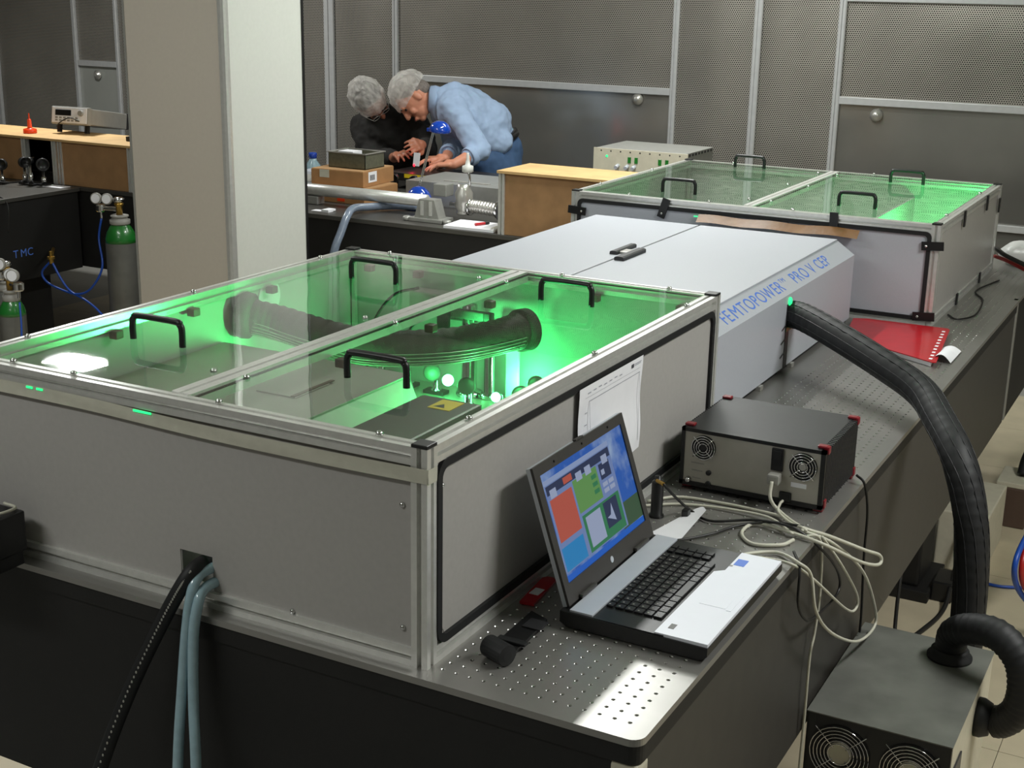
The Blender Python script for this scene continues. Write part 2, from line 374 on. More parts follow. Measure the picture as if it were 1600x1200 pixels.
for x, wd in posts:
    p = MB(); h = wd / 2; p.prism([(-h, -.004), (-h, -.022), (-h + .006, -.026), (-.003, -.026), (-.003, -.02), (.003, -.02), (.003, -.026), (h - .006, -.026), (h, -.022), (h, -.004)], lambda u, v, t, x=x: (x + u, YW + v, t), -0.92, 1.955)
    p.build('frame_post', 'frame', wb)
for x0, x1, z, hh in [(-3.81, -1.955, .475, .02), (-.97, 2.18, .482, .02), (-.97, 2.18, 1.015, .018), (-6.577, -6.205, .448, .02), (-.97, 2.18, -.128, .018), (-3.81, -1.955, -.128, .018), (-8.85, 3.05, -.85, .05)]:
    MB().box(x0, x1, YW - .026, YW - .004, z - hh, z + hh, .003).build('frame_rail', 'frame', wb)
def wpanel(x0, x1, z0, z1, m, bend=0.012):
    g = MB(); ph = random.random() * 6
    def fn(u, v): return (x0 + (x1 - x0) * u, YW - .003 - bend * (math.sin(PI * u) * math.sin(PI * v)) * (0.6 + 0.4 * math.sin(5 * u + 3 * v + ph)), z0 + (z1 - z0) * v)
    g.grid(fn, 14, 10); g.smooth = True
    g.v += [(p[0], YW + .02, p[2]) for p in (g.v[0], g.v[14], g.v[-15], g.v[-1])]
    g.build('wall_panel', m, wb, fix=False)
for a in [(-3.81, -1.955, .495, 1.95, 'perf'), (-3.81, -1.955, -.11, .455, 'sheet'), (-1.918, -1.478, -.8, 1.95, 'perf'), (-1.432, -1.01, -.8, 1.95, 'perf'),
          (-.97, 2.18, .502, .997, 'perf'), (-.97, 2.18, 1.033, 1.95, 'perf'), (-.97, 2.18, -.11, .462, 'sheet'), (-.97, 2.18, -.8, -.146, 'sheet'), (-3.81, -1.955, -.8, -.146, 'sheet'),
          (-4.3, -3.85, -.8, 1.95, 'perf'), (-6.175, -4.38, -.8, 1.95, 'perf'), (-7.395, -6.613, -.8, 1.95, 'perf'), (-6.577, -6.205, .468, 1.95, 'perf'), (-6.577, -6.205, -.8, .428, 'sheet_pale'), (-8.85, -7.445, -.8, 1.95, 'perf')]:
    wpanel(*a, bend=0.02 if a[4] == 'perf' else 0.008)
for x, z in [(-6.396, .368), (-2.154, .423), (-.766, .413)]:
    k = MB(); k.lathe([(.03, 0), (.034, .006), (.034, .012), (.022, .018), (.018, .026), (.008, .03)], (x, YW - .008, z), (0, -1, 0), 20); k.build('lock_knob', 'steel', wb, True)
# ------------------------------------------------ clad pillar
PX0, PX1, PY0, PY1 = -3.058, -2.538, 2.6, 3.11
pl_ = thing('pillar', 'tall square pillar clad in flat panels', 'pillar', (-2.8, 2.85, -.92))
MB().box(PX0 + .012, PX1 - .012, PY0 + .012, PY1 - .012, -.92, 1.955).build('core', 'wallp', pl_)
MB().box(PX0 + .006, PX1 - .032, PY0, PY0 + .01, -.92, 1.955).build('front_panel', 'pillar_f', pl_)
MB().box(PX1 - .01, PX1, PY0 + .02, PY1 - .02, -.92, 1.955).build('side_panel', 'pillar_s', pl_)
MB().box(PX0, PX0 + .01, PY0 + .02, PY1 - .02, -.92, 1.955).build('side_panel', 'pillar_s', pl_)
c = MB(); c.prism([(-.03, -.004), (-.012, -.008), (.002, -.006), (.006, .004), (.006, .018), (-.01, .018), (-.03, .006)], lambda u, v, t: (PX1 + u, PY0 + v, t), -.92, 1.955); c.build('corner_trim', 'alu', pl_)
MB().box(PX0 - .002, PX0 + .008, PY0 - .004, PY0 + .02, -.92, 1.955).build('corner_trim', 'alu_dull', pl_)
MB().box(PX1 - .004, PX1 + .004, PY1 - .022, PY1 - .008, -.92, 1.955).build('corner_trim', 'black_pl', pl_)

# ================================================================== main optical table
ot = thing('optical_table', 'long black sided optical table with brushed drilled steel top', 'table', (-.35, 2.1, -.92))
HX, HY = 0.0194, 0.0164
NX, NY = 14, 158
plate = MB(); x0 = HX - .0125; y0 = HY - .0125
vs = []; fs = []
def cell(cx, cy):
    k = len(vs); h = .0125
    sq = [(h, 0), (h, h), (0, h), (-h, h), (-h, 0), (-h, -h), (0, -h), (h, -h)]
    for u, v in sq: vs.append((cx + u, cy + v, 0))
    for r, z in ((.0036, 0), (.0022, -.0014), (.0024, -.010)):
        for i in range(8): vs.append((cx + r * math.cos(PI * i / 4), cy + r * math.sin(PI * i / 4), z))
    for L_ in range(3):
        for i in range(8): fs.append((k + L_ * 8 + i, k + L_ * 8 + (i + 1) % 8, k + (L_ + 1) * 8 + (i + 1) % 8, k + (L_ + 1) * 8 + i))
    fs.append(tuple(k + 24 + i for i in range(8)))
for i in range(NX):
    for j in range(NY): cell(HX + .025 * i, HY + .025 * j)
plate.add(vs, fs)
xe = x0 + .025 * NX; ye = y0 + .025 * NY; EX = .3804
# solid rest of the plate: left part, right margin with rounded corner, front and far margins
rc = .0225
def flat(poly, z0, z1, mb): mb.prism(poly, lambda u, v, t: (u, v, t), z0, z1)
rim = [(xe, y0), (xe, -.028)] + [(EX - rc + rc * math.sin(a), -.028 + rc - rc * math.cos(a)) for a in [PI / 2 * i / 8 for i in range(9)]] + [(EX, ye), (xe, ye)]
pl2 = MB(); flat(rim, -.012, 0, pl2)
flat([(-1.12, -.028), (xe, -.028), (xe, y0), (-1.12, y0)], -.012, 0, pl2)
flat([(-1.12, y0), (x0, y0), (x0, ye), (-1.12, ye)], -.012, 0, pl2)
flat([(-1.12, ye), (EX, ye), (EX, 4.25), (-1.12, 4.25)], -.012, 0, pl2)
po = plate.build('drilled_top', 'plate', ot, fix=False); po.data.materials.append(M['chrome'])
po.data.polygons.foreach_set('material_index', [(1 if 8 <= i % 25 < 16 else 0) for i in range(len(po.data.polygons))])
pl2.build('top_margin', 'plate', ot)
outl = [(-1.115, -.024)] + [(EX - .003 - rc + rc * math.sin(a), -.024 + rc - rc * math.cos(a)) for a in [PI / 2 * i / 6 for i in range(7)]] + [(EX - .003, 4.245), (-1.115, 4.245)]
sd_ = MB(); flat(outl, -.045, -.012, sd_); sd_.build('edge_band', 'black_table', ot)
MB().box(-1.11, EX - .03, -.019, -.005, -.45, -.045).build('front_cover', 'black_table', ot)
MB().box(EX - .02, EX - .006, .004, 3.38, -.455, -.045).build('side_cover', 'grey_side', ot)
MB().box(EX - .02, EX - .006, 3.42, 4.24, -.455, -.045).build('side_cover', 'black_table', ot)
MB().box(EX - .02, EX - .002, 3.385, 3.415, -.45, .0, .002).build('side_trim', 'alu_dull', ot)
MB().box(-1.11, -1.096, .004, 4.24, -.45, -.045).build('side_cover', 'black_table', ot)
MB().box(-1.095, EX - .022, 0.0, 4.24, -.44, -.046).build('honeycomb_core', 'black_table', ot)
MB().box(EX - .05, EX - .004, -.022, .02, -.45, -.046, .008).build('corner_post', 'beige', ot)
for lx, ly in [(-.95, .35), (.0, .35), (-.95, 2.69), (0.0, 2.69)]:
    lm = MB(); lm.box(lx, lx + .3, ly, ly + .28, -.92, -.88, .005); lm.box(lx + .04, lx + .26, ly + .03, ly + .25, -.88, -.44, .01); lm.build('leg', 'black_table', ot)
# ================================================================== laser enclosures
def handle_mesh(w=.125, hh=.048, r=.0065):
    b = MB(); h = w / 2; c = .016
    b.tube([(-h, 0, 0), (-h, 0, hh - c), (-h + c * .3, 0, hh - c * .3), (-h + c, 0, hh), (h - c, 0, hh), (h - c * .3, 0, hh - c * .3), (h, 0, hh - c), (h, 0, 0)], r, 12, 6); return b
def enclosure(nm, label, X0, X1, Y0, Y1, H, dx0, dx1, handles, screws, clips=()):
    e = thing(nm, label, 'enclosure', ((X0 + X1) / 2, (Y0 + Y1) / 2, 0)); s = .03; h = s / 2
    for px, py in [(X0 + h, Y0 + h), (X1 - h, Y0 + h), (X1 - h, Y1 - h), (X0 + h, Y1 - h)]:
        profile(MB(), (px, py), 'z', 0.0, H - .004).build('post', 'alu', e)
        MB().box(px - h, px + h, py - h, py + h, H - .004, H + .002, .002).build('corner_cap', 'black_pl', e)
    for z in (h, H - h - .003):
        for py in (Y0 + h, Y1 - h): profile(MB(), (py, z), 'x', X0 + s, X1 - s).build('rail', 'alu', e)
        for px in (X0 + h, X1 - h): profile(MB(), (px, z), 'y', Y0 + s, Y1 - s).build('rail', 'alu', e)
    d = MB(); d.box(dx0, dx1, Y0 + s, Y1 - s, H - .026, H - .008); d.box(dx0 + .002, dx0 + (dx1 - dx0) * .42, Y0 + s, Y1 - s, H - .008, H - .0005); d.box(dx0 + (dx1 - dx0) * .58, dx1 - .002, Y0 + s, Y1 - s, H - .008, H - .0005)
    d.build('divider_rail', 'alu', e)
    for a, b in ((X0 + s - .006, dx0 + .004), (dx1 - .004, X1 - s + .006)):
        lid = MB().box(a, b, Y0 + s - .006, Y1 - s + .006, H - .006, H - .0012).build('clear_lid', 'lid', e)
        g = MB(); y_0 = Y0 + s - .004; y_1 = Y1 - s + .004
        for bx in ((a, a + .004, y_0, y_1), (b - .004, b, y_0, y_1), (a, b, y_0, y_0 + .004), (a, b, y_1 - .004, y_1)): g.box(bx[0], bx[1], bx[2], bx[3], H - .010, H - .0062)
        g.build('lid_seal', 'black_rub', lid)
    hm = None
    for hx, hy in handles:
        if hm is None:
            b = handle_mesh(); b.v = [(p[0] + hx, p[1] + hy, p[2] + H - .0015) for p in b.v]; hm = b.build('handle', 'black_pl', e); h0 = (hx, hy)
        else: share(hm, 'handle', e, (hx - h0[0], hy - h0[1], 0))
    sm = None
    for sx_, sy_ in screws:
        if sm is None:
            b = MB(); b.lathe([(.0062, 0), (.0062, .002), (.0052, .0052), (.0022, .0068), (.001, .007)], (sx_, sy_, H - .0015), seg=12); sm = b.build('screw', 'chrome', e, True); s0 = (sx_, sy_)
        else: share(sm, 'screw', e, (sx_ - s0[0], sy_ - s0[1], 0))
    return e
# ---------------------------------------------- the big enclosure in front
AW, AD, AH = 1.0352, 1.2858, .3742
ys = [.16, .64, 1.12]
scr = [(-.52 + .045, y) for y in ys] + [(-.55, y) for y in ys] + [(-.02, y) for y in ys] + [(-1.015, y) for y in ys] + [(x, .02) for x in (-.9, -.75, -.42, -.1)] + [(x, 1.265) for x in (-.9, -.4, -.12)]
A = enclosure('laser_enclosure', 'large near laser box with clear lids and green glow inside, behind the laptop', -AW, 0, 0, AD, AH, -.534, -.488,
              [(-.775, .262), (-.745, .96), (-.265, .258), (-.259, 1.0)], scr)
# near panel with a notch for the hoses
pn = MB(); nx0, nx1, nz = -.512, -.44, .094
for bx in ((-AW + .026, nx0, .022, .352), (nx0, nx1, nz, .352), (nx1, -.026, .022, .352)): pn.box(bx[0], bx[1], .008, .013, bx[2], bx[3])
pn.build('front_panel', 'panel', A)
MB().box(-.024, -.005, .026, AD - .026, .024, .35).build('side_panel', 'panel', A)
ls = MB().box(-AW + .010, -AW + .014, .024, AD - .024, .024, .35).build('side_panel', 'panel_in', A)
MB().box(-AW + .026, -.026, AD - .016, AD - .011, .024, .35).build('back_panel', 'panel_in', A)
# black rubber seal round the long side panel
def seal(mb, ya, yb, za, zb, wd, r, X, t):
    def rr(y0, y1, z0, z1, r):
        out = []
        for cy, cz, a0 in ((y1 - r, z1 - r, 0), (y0 + r, z1 - r, PI / 2), (y0 + r, z0 + r, PI), (y1 - r, z0 + r, 1.5 * PI)):
            for i in range(6): a = a0 + PI / 2 * i / 5; out.append((cy + r * math.cos(a), cz + r * math.sin(a)))
        return out
    o_ = rr(ya, yb, za, zb, r); i_ = rr(ya + wd, yb - wd, za + wd, zb - wd, r * .6); n = len(o_)
    v = [(X, *p) for p in o_] + [(X, *p) for p in i_] + [(X + t, *p) for p in o_] + [(X + t, *p) for p in i_]
    f = []
    for i in range(n):
        j = (i + 1) % n
        f += [(2 * n + i, 2 * n + j, 3 * n + j, 3 * n + i), (i, j, 2 * n + j, 2 * n + i), (n + i, 3 * n + i, 3 * n + j, n + j), (i, n + i, n + j, j)]
    mb.add(v, f); return mb
seal(MB(), .029, AD - .03, .027, .342, .014, .03, -.006, .008).build('side_seal', 'black_rub', A)
for y, z in [(.045, .30), (.045, .05), (.6, .045)]:
    b = MB(); b.lathe([(.004, 0), (.004, .002), (.002, .0035)], (-.001, y, z), (1, 0, 0), 10); b.build('panel_screw', 'chrome', A, True)
for x, z in [(-.05, .27), (-.05, .06), (-.27, .034), (-.9, .037), (-.025, .17)][:4]:
    b = MB(); b.lathe([(.005, 0), (.005, .002), (.003, .004), (.001, .0046)], (x, .008, z), (0, -1, 0), 10); b.build('panel_screw', 'chrome', A, True)
tp = MB()
def tapef(u, v):
    x = -AW - .0 + (AW + .004) * u; return (x, -.0022 - .0012 * math.sin(9 * u + 3 * v) ** 2, .318 + .024 * v + .003 * math.sin(7 * u) - .004 * u)
tp.grid(tapef, 40, 3); tp.smooth = True
o = tp.build('masking_tape', 'tape', A); o['label'] = 'pale masking tape along the top of the near panel'
MB().slab((.001, -.003, .314), (.001, .026, .314), (.001, .026, .338), (.001, -.003, .338), (1, 0, 0), .0008).build('masking_tape', 'tape', A)
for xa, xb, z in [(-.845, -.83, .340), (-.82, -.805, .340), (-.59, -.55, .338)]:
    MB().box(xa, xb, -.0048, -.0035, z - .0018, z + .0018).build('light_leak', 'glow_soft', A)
# brackets under the rails
br = None
for x, y in [(-1.0, .38), (-1.0, .62), (-1.0, .9), (-.95, 1.245), (-.8, 1.245), (-.58, 1.245), (-.3, 1.245), (-.08, 1.245), (-.545, .7), (-.475, .45), (-.475, .78), (-.48, 1.05)]:
    if br is None: b = MB(); b.box(x - .011, x + .011, y - .011, y + .011, AH - .05, AH - .032, .003); br = b.build('rail_bracket', 'brown', A); b0 = (x, y)
    else: share(br, 'rail_bracket', A, (x - b0[0], y - b0[1], 0))
# ---------------------------------------------- inside the near enclosure
o = MB(); o.box(-1.0, -.03, .74, 1.25, .0005, .05, .003); tag(o.build('breadboard', 'steel'), 'raised metal breadboard at the far end inside the near laser box', 'breadboard')
h1 = thing('optics_housing', 'large flat grey housing with a pale sloping side inside the near laser box', 'housing', (-.75, .4, 0.001))
b = MB(); b.prism([(-1.015, .0015), (-.405, .0015), (-.405, .03), (-.505, .231), (-1.015, .231)], lambda u, v, t: (u, t, v), .06, .735); b.build('body', 'hous_pale', h1)
MB().box(-1.016, -.5, .058, .738, .231, .236, .001).build('cover', 'hous_grey', h1)
MB().box(-.70, -.60, .46, .58, .236, .239, .001).build('access_plate', 'hous_grey', h1)
MB().box(-.612, -.602, .46, .6, .239, .2405).build('slot', 'brown', h1)
h2 = thing('optics_cover', 'low dark grey cover with a yellow warning label inside the near laser box', 'cover', (-.38, .45, 0.001))
MB().box(-.392, -.252, .12, .615, .0015, .24, .006).build('body', 'hous_dark', h2)
lb = MB(); lb.box(-.335, -.285, .54, .60, .24, .2412); lb.build('warning_label', 'yellow', h2)
MB().add([(-.328, .55, .2415), (-.302, .55, .2415), (-.315, .573, .2415)], [(0, 1, 2)]).build('warning_triangle', 'black_pl', h2)
# woven duct
dp = [(-1.004, .80, .29), (-.93, .838, .272), (-.82, .838, .258), (-.70, .835, .25), (-.60, .872, .25), (-.52, .955, .25), (-.475, 1.07, .25), (-.452, 1.17, .25)]
du = thing('woven_duct', 'fat dark woven flexible duct curving under the clear lid', 'duct', (-.7, .9, .2))
b = MB(); b.tube(dp, .039, 28, 14, rfn=lambda t, i: .041 + .0016 * math.sin(i * 1.9) + .012 * max(0, t - .9) * 5); b.build('sleeve', 'duct', du)
b = MB(); P = smooth_path(dp, 14)
for k in range(6):
    a = -1.2 + .22 * k; pts = []
    for i in range(4, len(P) - 3, 3):
        d = (P[i + 1] - P[i - 1]).normalized(); side = d.cross(Vector((0, 0, 1))).normalized(); up = side.cross(d)
        pts.append(P[i] + (side * math.cos(a) + up * math.sin(a)) * .0425)
    b.tube(pts, .0011, 5, 2)
b.build('sleeve_thread', 'steel', du)
b = MB(); d = Vector((.35, 1, 0)).normalized(); b.lathe([(.040, 0), (.052, .004), (.052, .03), (.046, .034), (.046, .012), (.0, .010)], (-.457, 1.15, .25), d, 32); b.build('end_collar', 'duct', du, True)
b = MB(); b.lathe([(.040, .0), (.052, .002), (.056, .012), (.054, .03), (.043, .036)], (-1.015, .795, .291), (1, .35, -.1), 32); b.build('end_collar', 'duct', du, True)
# scatter discs, posts, clamps
b = MB(); b.lathe([(.042, 0), (.042, .002), (.038, .003)], (-AW + .0145, .915, .31), (1, 0, 0), 30); o = b.build('port_cover', 'white', A); o['label'] = 'round white port cover'
def mount(name, label, x, y, z0, hh, r=.012, clamp=True, glow=None, mirror=None, group=None):
    t = thing(name, label, 'optic mount', (x, y, z0), group)
    b = MB(); b.lathe([(r * 1.7, 0.0005), (r * 1.7, .012), (r, .016), (r, hh), (r * .8, hh + .003)], (x, y, z0), seg=20); b.build('post', 'chrome', t, True)
    MB().box(x - .03, x + .03, y - .016, y + .016, z0 + .0005, z0 + .010, .002).build('base', 'black_pl', t)
    if clamp: MB().box(x - .06, x + .02, y - .014, y + .014, z0 + hh * .82, z0 + hh * .9, .003).build('clamp', 'hous_dark', t)
    if mirror:
        b = MB(); b.lathe([(.018, -.006), (.022, -.004), (.022, .004), (.018, .006)], (x + mirror[0], y + mirror[1], z0 + mirror[2]), (.5, -.8, .1), 20); b.build('mirror_cell', 'hous_dark', t, True)
    if glow:
        b = MB(); b.ell((x + glow[0], y + glow[1], z0 + glow[2]), (glow[3],) * 3, 14, 8); b.build('lit_crystal', 'glow', t, True)
    return t
mount('optic_post', 'tall chrome post with black clamp behind the woven duct', -.62, 1.2, .05, .235, .019, True, (-.036, -.045, .045, .015))
mount('optic_post', 'slender chrome post left of the tall chrome post', -.70, 1.17, .05, .17, .008, True, None, (0, -.02, .06))
mount('optic_post', 'short post with glowing crystal near the yellow warning label', -.475, 1.09, .05, .05, .01, False, (.0, -.014, .05, .012))
mount('optic_post', 'short post with glowing crystal furthest right in the near laser box', -.44, 1.16, .05, .05, .01, False, (.0, -.016, .055, .011), (.03, 0, .07))
mount('optic_post', 'bright chrome post at the far left corner of the near laser box', -.86, 1.16, .05, .13, .012, True, None, (.02, -.02, .12))
mount('optic_post', 'second bright chrome post at the far left corner of the near laser box', -.80, 1.19, .05, .12, .011, True, None, None)
mount('optic_post', 'second thick chrome post right beside the tall chrome post', -.565, 1.205, .05, .20, .014, True, None, None)
mount('optic_post', 'dark mirror mount low in front of the tall chrome post', -.565, 1.10, .05, .045, .009, False, None, (.0, -.01, .06))
mount('optic_post', 'low mirror mount beside the right glowing crystals', -.415, 1.10, .05, .05, .008, False, None, (.0, -.01, .062))
t = thing('clamp_bracket', 'black clamp bracket spanning the chrome posts above the woven duct', 'clamp', (-.66, 1.19, .25)); MB().box(-.74, -.54, 1.165, 1.182, .255, .278, .003).build('bar', 'hous_dark', t); MB().box(-.69, -.655, 1.155, 1.165, .225, .29, .003).build('jaw', 'black_pl', t); MB().box(-.555, -.535, 1.15, 1.165, .25, .283, .003).build('jaw', 'black_pl', t)
b = MB(); b.box(-.53, -.495, 1.225, 1.235, .052, .2, .001); tag(b.build('beam_shield', 'white'), 'pale upright beam shield beside the tall chrome post', 'shield')
b = MB(); b.box(-.80, -.70, 1.2, 1.25, .24, .30, .004); tag(b.build('sensor_box', 'grey_pl'), 'grey sensor box hung high at the back of the near laser box', 'sensor')
def glow_light(name, loc, e, r=.02, col=(0.06, 1.0, 0.22)):
    d = bpy.data.lights.new(name, 'POINT'); d.energy = e; d.color = col; d.shadow_soft_size = r
    o = bpy.data.objects.new(name, d); COL.objects.link(o); o.location = (loc[0], loc[1], loc[2] + T); return o
glow_light('laser_scatter', (-.66, 1.09, .10), 2.2)
glow_light('laser_scatter', (-.37, .98, .17), 2.6)
glow_light('laser_scatter', (-.47, 1.2, .10), 2.0)
def glow_spot(name, loc, aim, e, deg, r=.012, col=(0.06, 1.0, 0.22)):
    d = bpy.data.lights.new(name, 'SPOT'); d.energy = e; d.color = col; d.shadow_soft_size = r; d.spot_size = math.radians(deg); d.spot_blend = .7
    o = bpy.data.objects.new(name, d); COL.objects.link(o); o.location = (loc[0], loc[1], loc[2] + T)
    o.rotation_euler = (Vector(aim) - Vector(loc)).to_track_quat('-Z', 'Y').to_euler(); return o
glow_spot('laser_scatter', (-.60, .775, .225), (-1.02, .60, .30), 17, 80)
glow_spot('laser_scatter', (-.60, 1.08, .22), (-.53, 1.28, .26), 3.5, 80)
glow_spot('laser_scatter', (-.38, .86, .21), (-.47, .70, .15), 3.5, 90)
b = MB(); b.tube([(-.72, 1.1, .06), (-.74, 1.08, .16), (-.70, 1.06, .25), (-.66, 1.1, .29)], .004, 8, 6); tag(b.build('cable', 'cable_black'), 'thin dark cable looping up beside the slender post in the near laser box', 'cable')
b = MB(); b.tube([(-.88, 1.12, .06), (-.87, 1.13, .2), (-.82, 1.15, .29), (-.77, 1.2, .31)], .004, 8, 6); tag(b.build('cable', 'cable_black'), 'dark cable rising to the grey sensor box in the near laser box', 'cable')
# ---------------------------------------------- far enclosure
BX0, BX1, BY0, BY1, BH = -1.118, .1955, 2.7929, 3.9334, .3392
scrB = [(-.50, y) for y in (2.95, 3.4, 3.8)] + [(-.42, y) for y in (2.95, 3.4, 3.8)] + [(.17, 3.0), (.17, 3.6), (-.9, 2.815), (-.6, 2.815), (-.3, 2.815), (-1.1, 3.0), (-1.1, 3.5), (-.3, 3.91), (-.9, 3.91)]
B = enclosure('laser_enclosure', 'far laser box with clear lids and green glow, beside the metal back wall', BX0, BX1, BY0, BY1, BH, -.478, -.438,
              [(-.766, 2.952), (-.79, 3.8), (-.132, 3.0), (-.125, 3.713)], scrB)
MB().box(BX0 + .02, BX1 - .02, BY0 + .002, BY0 + .008, .02, .315).build('front_panel', 'white_box', B)
MB().box(BX1 - .012, BX1 - .006, BY0 + .026, BY1 - .026, .024, .315).build('side_panel', 'panel', B)
MB().box(BX0 + .008, BX0 + .012, BY0 + .026, BY1 - .026, .024, .315).build('side_panel', 'panel_in', B)
MB().box(BX0 + .026, BX1 - .026, BY1 - .014, BY1 - .01, .024, .315).build('back_panel', 'panel_in', B)
s_ = seal(MB(), BX0 + .026, BX1 - .026, .02, .312, .013, .02, 0, .006); s_.v = [(p[1], BY0 + .002 - p[0], p[2]) for p in s_.v]; s_.build('front_seal', 'black_rub', B)
def clip(x, z, rot, L_=.07):
    c_, s__ = math.cos(rot), math.sin(rot); b = MB(); b.prism([(-.014, -L_ / 2), (.014, -L_ / 2), (.014, L_ / 2), (-.014, L_ / 2)], lambda u, v, t: (x + u * c_ - v * s__, t, z + u * s__ + v * c_), BY0 - .008, BY0 - .002)
    o = b.build('hold_clip', 'black_pl', B)
    k = MB(); k.lathe([(.005, 0), (.004, .003), (.001, .004)], (x + (L_ * .28) * s__, BY0 - .008, z - (L_ * .28) * c_), (0, -1, 0), 10); k.build('clip_screw', 'chrome', o, True)
clip(-.755, .306, -.3); clip(-1.092, .268, 1.5); clip(-.15, .312, 0.03); clip(.176, .268, -1.5); clip(.17, .035, -1.5)
for y, z in [(3.182, .305), (3.615, .305), (3.632, .012), (3.197, .012), (3.9, .26)]:
    MB().box(BX1 + .0005, BX1 + .006, y - .012, y + .012, z - .028, z + .028, .002).build('hold_clip', 'black_pl', B)
pt = MB(); pt.box(-.135, -.125, 3.15, 3.9, .0008, .262, .001); tag(pt.build('beam_shield', 'panel_in'), 'pale upright partition inside the far laser box', 'shield')
for x, y, lab, gl in [(.08, 3.5, 'post with glowing crystal at the right end of the far laser box', (-.02, -.02, .07, .012)), (-.25, 3.55, 'chrome mirror post left of the partition in the far laser box', None), (-.9, 3.4, 'chrome mirror post at the left end of the far laser box', None)]:
    mount('optic_post', lab, x, y, .0008, .11, .012, True, gl, (.02, -.03, .1))
b = thing('terminal_block', 'small bright green terminal block inside the far laser box', 'connector', (-.93, 3.5, .0008)); MB().box(-.98, -.86, 3.45, 3.55, .001, .19, .004).build('body', 'hous_grey', b)
for z in (.192, .214): MB().box(-.955, -.885, 3.47, 3.51, z, z + .017, .003).build('connector', 'green_paint', b)
glow_light('laser_scatter', (.06, 3.45, .12), 14); glow_light('laser_scatter', (-.29, 3.5, .13), 2.0); glow_light('laser_scatter', (-.8, 3.4, .1), 1.2)
# ================================================================== central amplifier housing
Cx = thing('amplifier_housing', 'light grey laser amplifier housing with blue lettering between the two laser boxes', 'housing', (-.55, 2.0, 0.002))
CY0, CY1, CZ = AD + .006, 2.712, .268
b = MB(); b.prism([(-1.04, .016), (-.053, .016), (-.053, .2275), (-.112, CZ), (-.981, CZ), (-1.04, .2275)], lambda u, v, t: (u, t, v), CY0, CY1); b.build('body', 'white_box', Cx)
MB().box(-.98, -.594, CY0 + .002, CY1 - .001, CZ, CZ + .005, .0012).build('lid', 'white_box', Cx)
MB().box(-.586, -.113, CY0 + .002, CY1 - .001, CZ, CZ + .005, .0012).build('lid', 'white_box', Cx)
MB().box(-.594, -.586, CY0 + .002, CY1 - .001, CZ, CZ + .0015).build('lid_gap', 'grey_pl', Cx)
MB().box(-1.03, -.06, CY0 + .01, CY1 - .01, .004, .016).build('plinth', 'black_pl', Cx)
for y in (1.45, 1.80, 2.08, 2.55):
    MB().box(-.064, -.046, y - .012, y + .012, .0, .014, .002).build('foot', 'steel', Cx)
lt = MB(); lt.prism([(-.631, 0), (-.607, 0), (-.607, .008), (-.612, .011), (-.626, .011), (-.631, .008)], lambda u, v, t: (u, t, CZ + .005 + v), 2.06, 2.21); lt.build('latch', 'dark_case', Cx)
lt = MB(); lt.prism([(-.580, 0), (-.55, 0), (-.55, .009), (-.556, .012), (-.574, .012), (-.580, .009)], lambda u, v, t: (u, t, CZ + .005 + v), 1.98, 2.15); lt.build('latch', 'dark_case', Cx)
MB().box(-.607, -.580, 2.08, 2.13, CZ + .005, CZ + .013, .002).build('latch_bridge', 'steel', Cx)
nrm = Vector((.0405, 0, .059)).normalized(); up = Vector((-.059, 0, .0405)).normalized()
base = Vector((-.053, 0, .2275)) + up * .016 + nrm * .0004
def ctext(s, y, size, off=0.0, sx=1.0): return text_mesh('lettering', s, size, 'text_blue', Cx, (base.x + up.x * off, y, base.z + up.z * off), (0, 1, 0), up, 0.0, bold=0.0, sx=sx * (1.2 if s == 'M' else 1.0))
def cword(s, y, size, off=0.0, sx=1.0):
    for ch_ in s:
        if ch_ == ' ': y += size * .36 * sx; continue
        if ch_ in 'MT': y += size * .07
        o = ctext(ch_, y, size, off, sx); y = max(q.co.y for q in o.data.vertices) + ORG[Cx.name].y + size * .11
    return y
y_ = cword('FEMTOPOWER', 1.535, .056, 0, 1.18); y_ = cword('TM', y_, .022, .024, 1.2); cword('PRO V CEP', y_ + .045, .056, 0, 1.2)
# opening on the side where the hose enters
MB().box(-.0535, -.0515, 2.0, 2.03, .016, .2).build('side_slot', 'black_pl', Cx)
for z in (.05, .09, .13):
    MB().slab((-.052, 1.965, z), (-.052, 2.0, z + .008), (-.052, 2.0, z + .012), (-.052, 1.965, z + .004), (1, 0, 0), .001).build('louvre', 'black_pl', Cx)
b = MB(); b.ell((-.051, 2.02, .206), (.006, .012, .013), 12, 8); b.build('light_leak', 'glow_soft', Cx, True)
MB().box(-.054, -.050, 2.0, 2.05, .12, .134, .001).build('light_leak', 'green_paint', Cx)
b = MB(); b.grid(lambda u, v: (-.62 + .56 * u, BY0 - .012 + .003 * math.sin(9 * u) - .03 * (1 - v), CZ + .0065 + .024 * v + .002 * math.sin(17 * u)), 30, 4); b.smooth = True
tag(b.build('amber_tape', 'amber'), 'crinkled amber film tape between the light grey housing and the far laser box', 'tape')
MB_ = MB(); MB_.box(-.64, -.625, BY0 - .0095, BY0 - .0085, .287, .291); MB_.build('light_leak', 'glow_soft', B)
